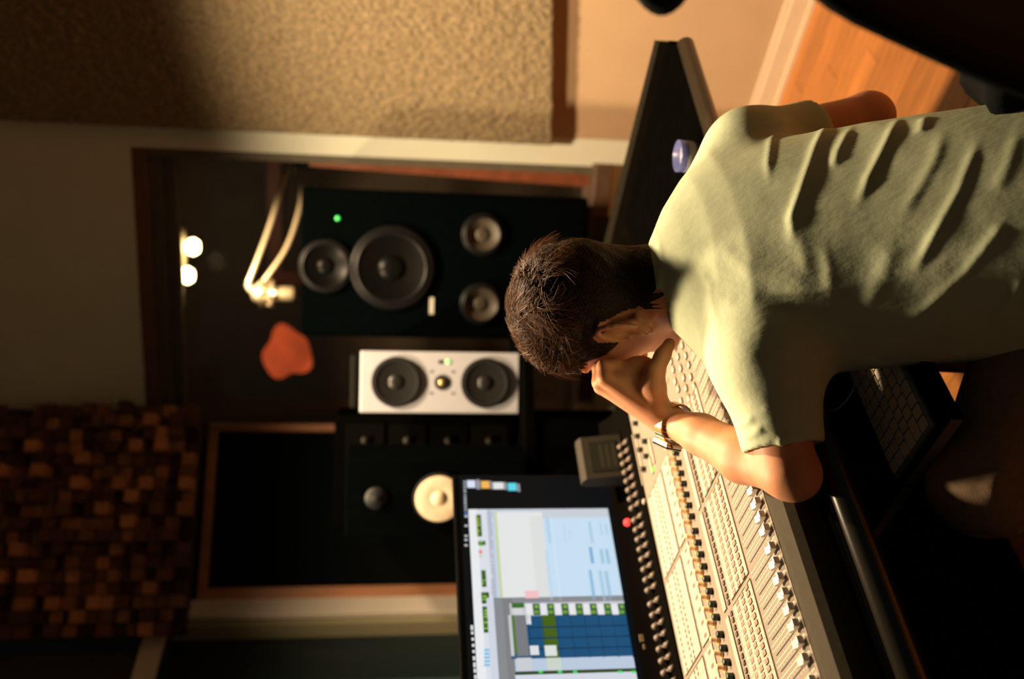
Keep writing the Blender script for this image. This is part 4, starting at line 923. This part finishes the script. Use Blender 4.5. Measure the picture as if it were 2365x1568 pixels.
for path, w, hgt in [([(2365, 1185), (2320, 1212), (2265, 1225)], 0.008, 0.008), ([(2365, 1215), (2310, 1240), (2268, 1250)], 0.007, 0.008), ([(2365, 1245), (2330, 1262)], 0.006, 0.007), ([(2330, 1060), (2300, 1110), (2280, 1150)], 0.010, 0.005), ([(2330, 880), (2290, 880), (2250, 870)], 0.010, 0.005)]:
    pts = [c for c in (cast(x, y, JB) for x, y in path) if c is not None]
    if len(pts) > 1:
        d, par, sg_ = poly_dist(V, pts); dj += hgt * np.clip(np.sin(np.pi * np.clip(par, .05, .95)) * 1.6, 0, 1) * np.exp(-(d / w) ** 2)
V = V + N_ * dj[:, None]
link('jeans', np_mesh('jeans', V, Q, mat('brown_denim', (0.22, 0.145, 0.08), 0.9, noise=0.2, nscale=90, bump=0.2, bscale=500)), body)
for AN, yaw in ((LA, -0.6), (RA, -0.5)):
    SH = Field((AN[0] - .2, AN[1] - .16, 0.0), (AN[0] + .16, AN[1] + .24, 0.18), 0.006)
    SH.chain([AN + [0.02, -0.04, -0.045], AN + MF * 0.06 + [0, 0, -0.055], AN + MF * 0.16 + [0, 0, -0.065]], [0.045, 0.042, 0.033], 0.02)
    SH.cone(AN, AN + [0, 0, -0.04], 0.045, 0.045, 0.02)
    SH.put(lambda p: p[..., 2] - 0.004, SH.lo, SH.lo + SH.h * SH.n, 0.0, 'cut')
    v_, q_, e_ = SH.mesh(1); link('shoe', np_mesh('shoe', v_, q_, mat('shoe_dark', (0.04, 0.035, 0.03), 0.6)), body)

# ---- hair: dense shell plus strands
def hair_amount(f, l, u):
    # 0 = bare, 1 = long top
    front = 0.074 + 0.10 * (u - 0.085)                         # forehead hairline
    low = np.interp(f, [-0.12, -0.075, -0.050, -0.034, -0.022, 0.0, 0.012, 0.022, 0.040, 0.060], [-0.060, -0.058, -0.052, -0.030, 0.032, 0.042, 0.036, 0.002, 0.020, 0.062])
    if f > front and u < 0.105: return 0.0
    if u < low: return 0.0
    top = min(max((u - 0.045) / 0.045, 0), 1)
    fade = min((u - low) / 0.045, 1)
    return max(0.12 * min(1, (u - low) / 0.006), 0.45 * fade * (0.4 + 0.6 * min(max((u) / 0.06, 0), 1)), top)
NT, NP = 210, 140
hv = []; hq = []
cen = hp(-0.005, 0, 0.03)
rs = np.random.RandomState(3)
for i in range(NP + 1):
    ph = math.pi * (0.002 + 0.86 * i / NP)
    for j in range(NT):
        th = 2 * math.pi * j / NT
        dl = np.array([math.sin(ph) * math.cos(th), math.sin(ph) * math.sin(th), math.cos(ph)])
        dw = HF * dl[0] + HL * dl[1] + HU * dl[2]
        r = SKIN_BVH.ray_cast(Vector(cen + dw * 0.25), Vector(-dw)); p = np.array(r[0]) if r[0] is not None else cen + dw * 0.08
        loc = HAX @ (p - HO) / HS
        am = hair_amount(*loc)
        if np.linalg.norm(p - cen) > 0.16: am = 0
        th_ = -0.006 if am <= 0 else 0.0022 + 0.015 * max(0, am - 0.12) + 0.004 * am * math.sin(th * 23 + i * 1.3) * math.sin(i * .9 + th * 7)
        hv.append(p + dw * th_)
for i in range(NP):
    for j in range(NT):
        a, b_ = i * NT + j, i * NT + (j + 1) % NT; hq.append((a, a + NT, b_ + NT, b_))
HAIR = mat('dark_brown_hair', (0.026, 0.013, 0.006), 0.6, noise=0.4, nscale=90, bump=0.6, bscale=160, bdist=0.004, spec=0.2)
hair = link('hair', np_mesh('hair', hv, hq, HAIR), body)
STR = mat('hair_strand', (0.085, 0.034, 0.010), 0.45, spec=0.25)
sv_ = []; sf_ = []
clump = [(rs.normal(size=3), rs.normal(size=3), rs.rand() * 6.28) for _ in range(110)]
cdir = np.array([c[0] / np.linalg.norm(c[0]) for c in clump])
ns = 0
while ns < 17000:
    dl = rs.normal(size=3); dl /= np.linalg.norm(dl)
    if dl[2] < -0.75: continue
    dw = HF * dl[0] + HL * dl[1] + HU * dl[2]
    r = SKIN_BVH.ray_cast(Vector(cen + dw * 0.25), Vector(-dw))
    if r[0] is None: continue
    p = np.array(r[0]); n = np.array(r[1]); loc = HAX @ (p - HO) / HS; am = hair_amount(*loc)
    if am <= 0.0 or np.linalg.norm(p - cen) > 0.16: continue
    if n @ dw < 0: n = -n
    if am < 0.35 and rs.rand() < 0.45: continue
    ns += 1
    ln = (0.004 + 0.054 * am ** 1.5) * rs.uniform(0.75, 1.2)
    ci = int(np.argmax(cdir @ dl)); cl = clump[ci]
    flow = HF * (0.12 if loc[0] < 0 else 0.4) + HL * 0.35 * loc[1] / 0.08 - HU * (0.45 if am < 0.6 else 0.0)
    if am < 0.5: flow = -HU * 0.9 - HF * 0.25
    sw = (HF * cl[1][0] + HL * cl[1][1] + HU * cl[1][2] * .6) * (0.75 if am > 0.6 else 0.12)
    t_ = flow + sw + rs.normal(size=3) * 0.30; t_ -= n * (t_ @ n); t_ /= np.linalg.norm(t_) + 1e-6
    bi = np.cross(n, t_); seg = 6 if am > 0.45 else 3
    lift = 0.75 if am > 0.6 else 0.28
    curl = rs.uniform(0.4, 1.2) * (1 if (cl[2] > 3.14) else -1) * (1.9 if am > 0.6 else 0.2)
    pos = p + n * 0.001; dirv = n * lift + t_ * (1 - lift * .45); dirv /= np.linalg.norm(dirv)
    o = len(sv_); rad = ((0.0014 if ns < 3000 else 0.0005) if am > 0.45 else 0.00036)
    for s_ in range(seg + 1):
        fr_t = s_ / seg; w = rad * (1 - 0.75 * fr_t)
        e1 = np.cross(dirv, n); e1 /= np.linalg.norm(e1) + 1e-6; e2 = np.cross(dirv, e1)
        for a in (0, 2.094, 4.189): sv_.append(pos + w * (math.cos(a) * e1 + math.sin(a) * e2))
        pos = pos + dirv * ln / seg
        dirv = dirv + bi * curl * 0.33 + (-n * 0.24 if am > .6 else -n * 0.10) + t_ * 0.12; dirv /= np.linalg.norm(dirv)
    for s_ in range(seg):
        for a in range(3): sf_.append((o + s_ * 3 + a, o + s_ * 3 + (a + 1) % 3, o + (s_ + 1) * 3 + (a + 1) % 3, o + (s_ + 1) * 3 + a))
tag(link('hair_strands', np_mesh('hair_strands', sv_, sf_, STR), hair), kind='stuff')
# brows
b = MB()
for sx in (-1, 1):
    for k in range(26):
        f0 = hp(0.103 - 0.0006 * k, (0.012 + 0.0014 * k) * sx, 0.048 + 0.0002 * k); b.tube([f0, f0 + HL * sx * 0.007 + HU * 0.001], [0.0011, 0.0004], 5)
b.build('eyebrows', STR, body)

# ---- watch on the left wrist
ax = LWR - LEL; ax /= np.linalg.norm(ax); wc = LWR - ax * 0.012
outd = at_y(1530, 1040, 1.425) - at_y(1545, 972, 1.425); outd -= ax * (outd @ ax); outd /= np.linalg.norm(outd); thd = np.cross(ax, outd)
wt = thing('wrist_watch', 'smart watch with dark face and gold link bracelet on his left wrist', 'watch', tuple(wc))
wm = Matrix(((outd[0], thd[0], ax[0], wc[0]), (outd[1], thd[1], ax[1], wc[1]), (outd[2], thd[2], ax[2], wc[2]), (0, 0, 0, 1))); wt.matrix_world = wm
RW = 0.0308
lk = MB(); lk.box(-0.0013, 0.0016, -0.0038, 0.0038, -0.0095, 0.0095, bev=0.0006); LKM = lk.mesh('bracelet_link', GOLD)
nl = 24
for i in range(nl):
    a = 2 * math.pi * i / nl
    if abs(((a + math.pi) % (2 * math.pi)) - math.pi) < 0.50: continue
    link('bracelet_link', LKM, wt, loc=(RW * math.cos(a), RW * math.sin(a), 0), rot=(0, 0, a))
b = MB(); b.box(RW - 0.002, RW + 0.007, -0.0165, 0.0165, -0.0195, 0.0195, bev=0.003); b.build('case', mat('watch_case', (0.40, 0.32, 0.22), 0.3, metal=0.9), wt)
b = MB(); b.box(RW + 0.006, RW + 0.0095, -0.0155, 0.0155, -0.0185, 0.0185, bev=0.0015); b.build('face', mat('watch_glass', (0.008, 0.012, 0.018), 0.12), wt)
b = MB(); b.lathe([(0.003, -.0225), (0.003, -.0195), (0.0, -.0195)], 12, 'z', (RW + .003, 0.007, 0)); b.build('crown', MATS['watch_case'], wt, True)
# ---- earring in the left lobe
lob = hp(-0.004, 0.083, -0.036)
b = MB(); b.tube([(0.0065 * math.cos(t), 0.0015 * math.sin(t), 0.0065 * math.sin(t)) for t in np.linspace(0, 2 * math.pi, 25)], 0.0008, 6)
er = b.build('earring', mat('earring_gold', (0.8, 0.62, 0.32), 0.3, metal=1.0), None, True, loc=tuple(lob), rotz=0.5); tag(er, 'thin gold hoop earring in his left ear', 'earring')

# ------------------------------------------------------------------ office chair
ch = math.radians(-53); CF = np.array([math.sin(ch), math.cos(ch), 0]); 
seat_c = np.array([0.175, 1.105, 0])
chair = thing('office_chair', 'black mesh office chair with headrest under the seated man', 'chair', tuple(seat_c), ang(CF) - math.pi / 2)   # local +y faces the console
def slab(parent, name, cx, cy0, z0, z1, w0, w1, thick, lean, bow, m, corner=0.06, nx=20, nz=22):
    vs = []; fs = []
    for side_ in (0, 1):
        for j in range(nz + 1):
            t = j / nz; z = z0 + (z1 - z0) * t; w = w0 + (w1 - w0) * t
            dz = min(z - z0, z1 - z); ins = 0.0
            if dz < corner: ins = corner - math.sqrt(max(corner ** 2 - (corner - dz) ** 2, 0))
            w = max(w - ins, 0.01)
            for i in range(nx + 1):
                x = -w + 2 * w * i / nx; e = 1 - abs(2 * i / nx - 1) ** 6; ez = 1 - abs(2 * t - 1) ** 8
                y = cy0 - lean * t + bow * (x / max(w0, w1)) ** 2 + (0.018 * math.sin(math.pi * t * 1.3)) + (thick / 2) * (1 if side_ else -1) * (0.35 + 0.65 * min(e, ez))
                vs.append((cx + x, y, z))
    n = (nx + 1) * (nz + 1)
    for s_ in (0, 1):
        for j in range(nz):
            for i in range(nx):
                a = s_ * n + j * (nx + 1) + i; f = (a, a + 1, a + nx + 2, a + nx + 1); fs.append(f if s_ == 0 else f[::-1])
    for j in range(nz):
        for i in (0, nx):
            a = j * (nx + 1) + i; f = (a, a + nx + 1, n + a + nx + 1, n + a); fs.append(f if i == 0 else f[::-1])
    for i in range(nx):
        for j in (0, nz):
            a = j * (nx + 1) + i; f = (a, n + a, n + a + 1, a + 1); fs.append(f if j == 0 else f[::-1])
    q = MB(); q.add(vs, fs); return q.build(name, m, parent, True)
CHB = mat('chair_black', (0.006, 0.007, 0.007), 0.6, spec=0.15)
slab(chair, 'backrest', -0.012, -0.262, 0.50, 1.005, 0.225, 0.195, 0.035, 0.075, 0.05, mat('chair_mesh', (0.005, 0.006, 0.006), 0.8, bump=0.5, bscale=500, spec=0.08), 0.075)
slab(chair, 'headrest', -0.015, -0.338, 1.048, 1.150, 0.135, 0.135, 0.05, 0.01, 0.05, CHB, 0.05, 16, 14)
b = MB(); b.tube([(0, -0.30, 0.60), (0, -0.37, 0.95), (0, -0.375, 1.10)], 0.016, 10); b.build('spine', CHB, chair, True)
slab(chair, 'lumbar_support', -0.04, -0.205, 0.46, 0.605, 0.20, 0.20, 0.03, 0.02, 0.06, MATS['chair_mesh'], 0.05, 16, 12)
slab(chair, 'back_cushion', 0.155, -0.125, 0.42, 0.562, 0.055, 0.055, 0.10, 0.01, 0.02, MATS['chair_mesh'], 0.03, 12, 12)
b = MB(); b.box(-0.24, 0.24, -0.22, 0.20, 0.375, 0.425, bev=0.02); b.build('seat', CHB, chair)
for sx in (-1, 1):
    b = MB(); b.tube([(sx * 0.255, -0.12, 0.39), (sx * 0.285, -0.12, 0.45), (sx * 0.285, -0.12, 0.52)], 0.016, 10); a_ = b.build('arm_post', CHB, chair, True)
b = MB(); b.lathe([(0.028, 0.12), (0.028, 0.26), (0.02, 0.265), (0.02, 0.374)], 16); b.build('gas_column', CHB, chair, True)
for k in range(5):
    a = 2 * math.pi * k / 5 + 0.3; b = MB(); b.tube([(0, 0, 0.13), (0.15 * math.cos(a), 0.15 * math.sin(a), 0.11), (0.27 * math.cos(a), 0.27 * math.sin(a), 0.075)], [0.028, 0.02, 0.016], 10); lg = b.build('base_arm', CHB, chair, True)
    b = MB(); b.lathe([(0.01, -.014), (0.028, -.012), (0.028, .012), (0.01, .014)], 16, 'y', (0.27 * math.cos(a), 0.27 * math.sin(a), 0.0285)); b.build('caster', CHB, lg, True)
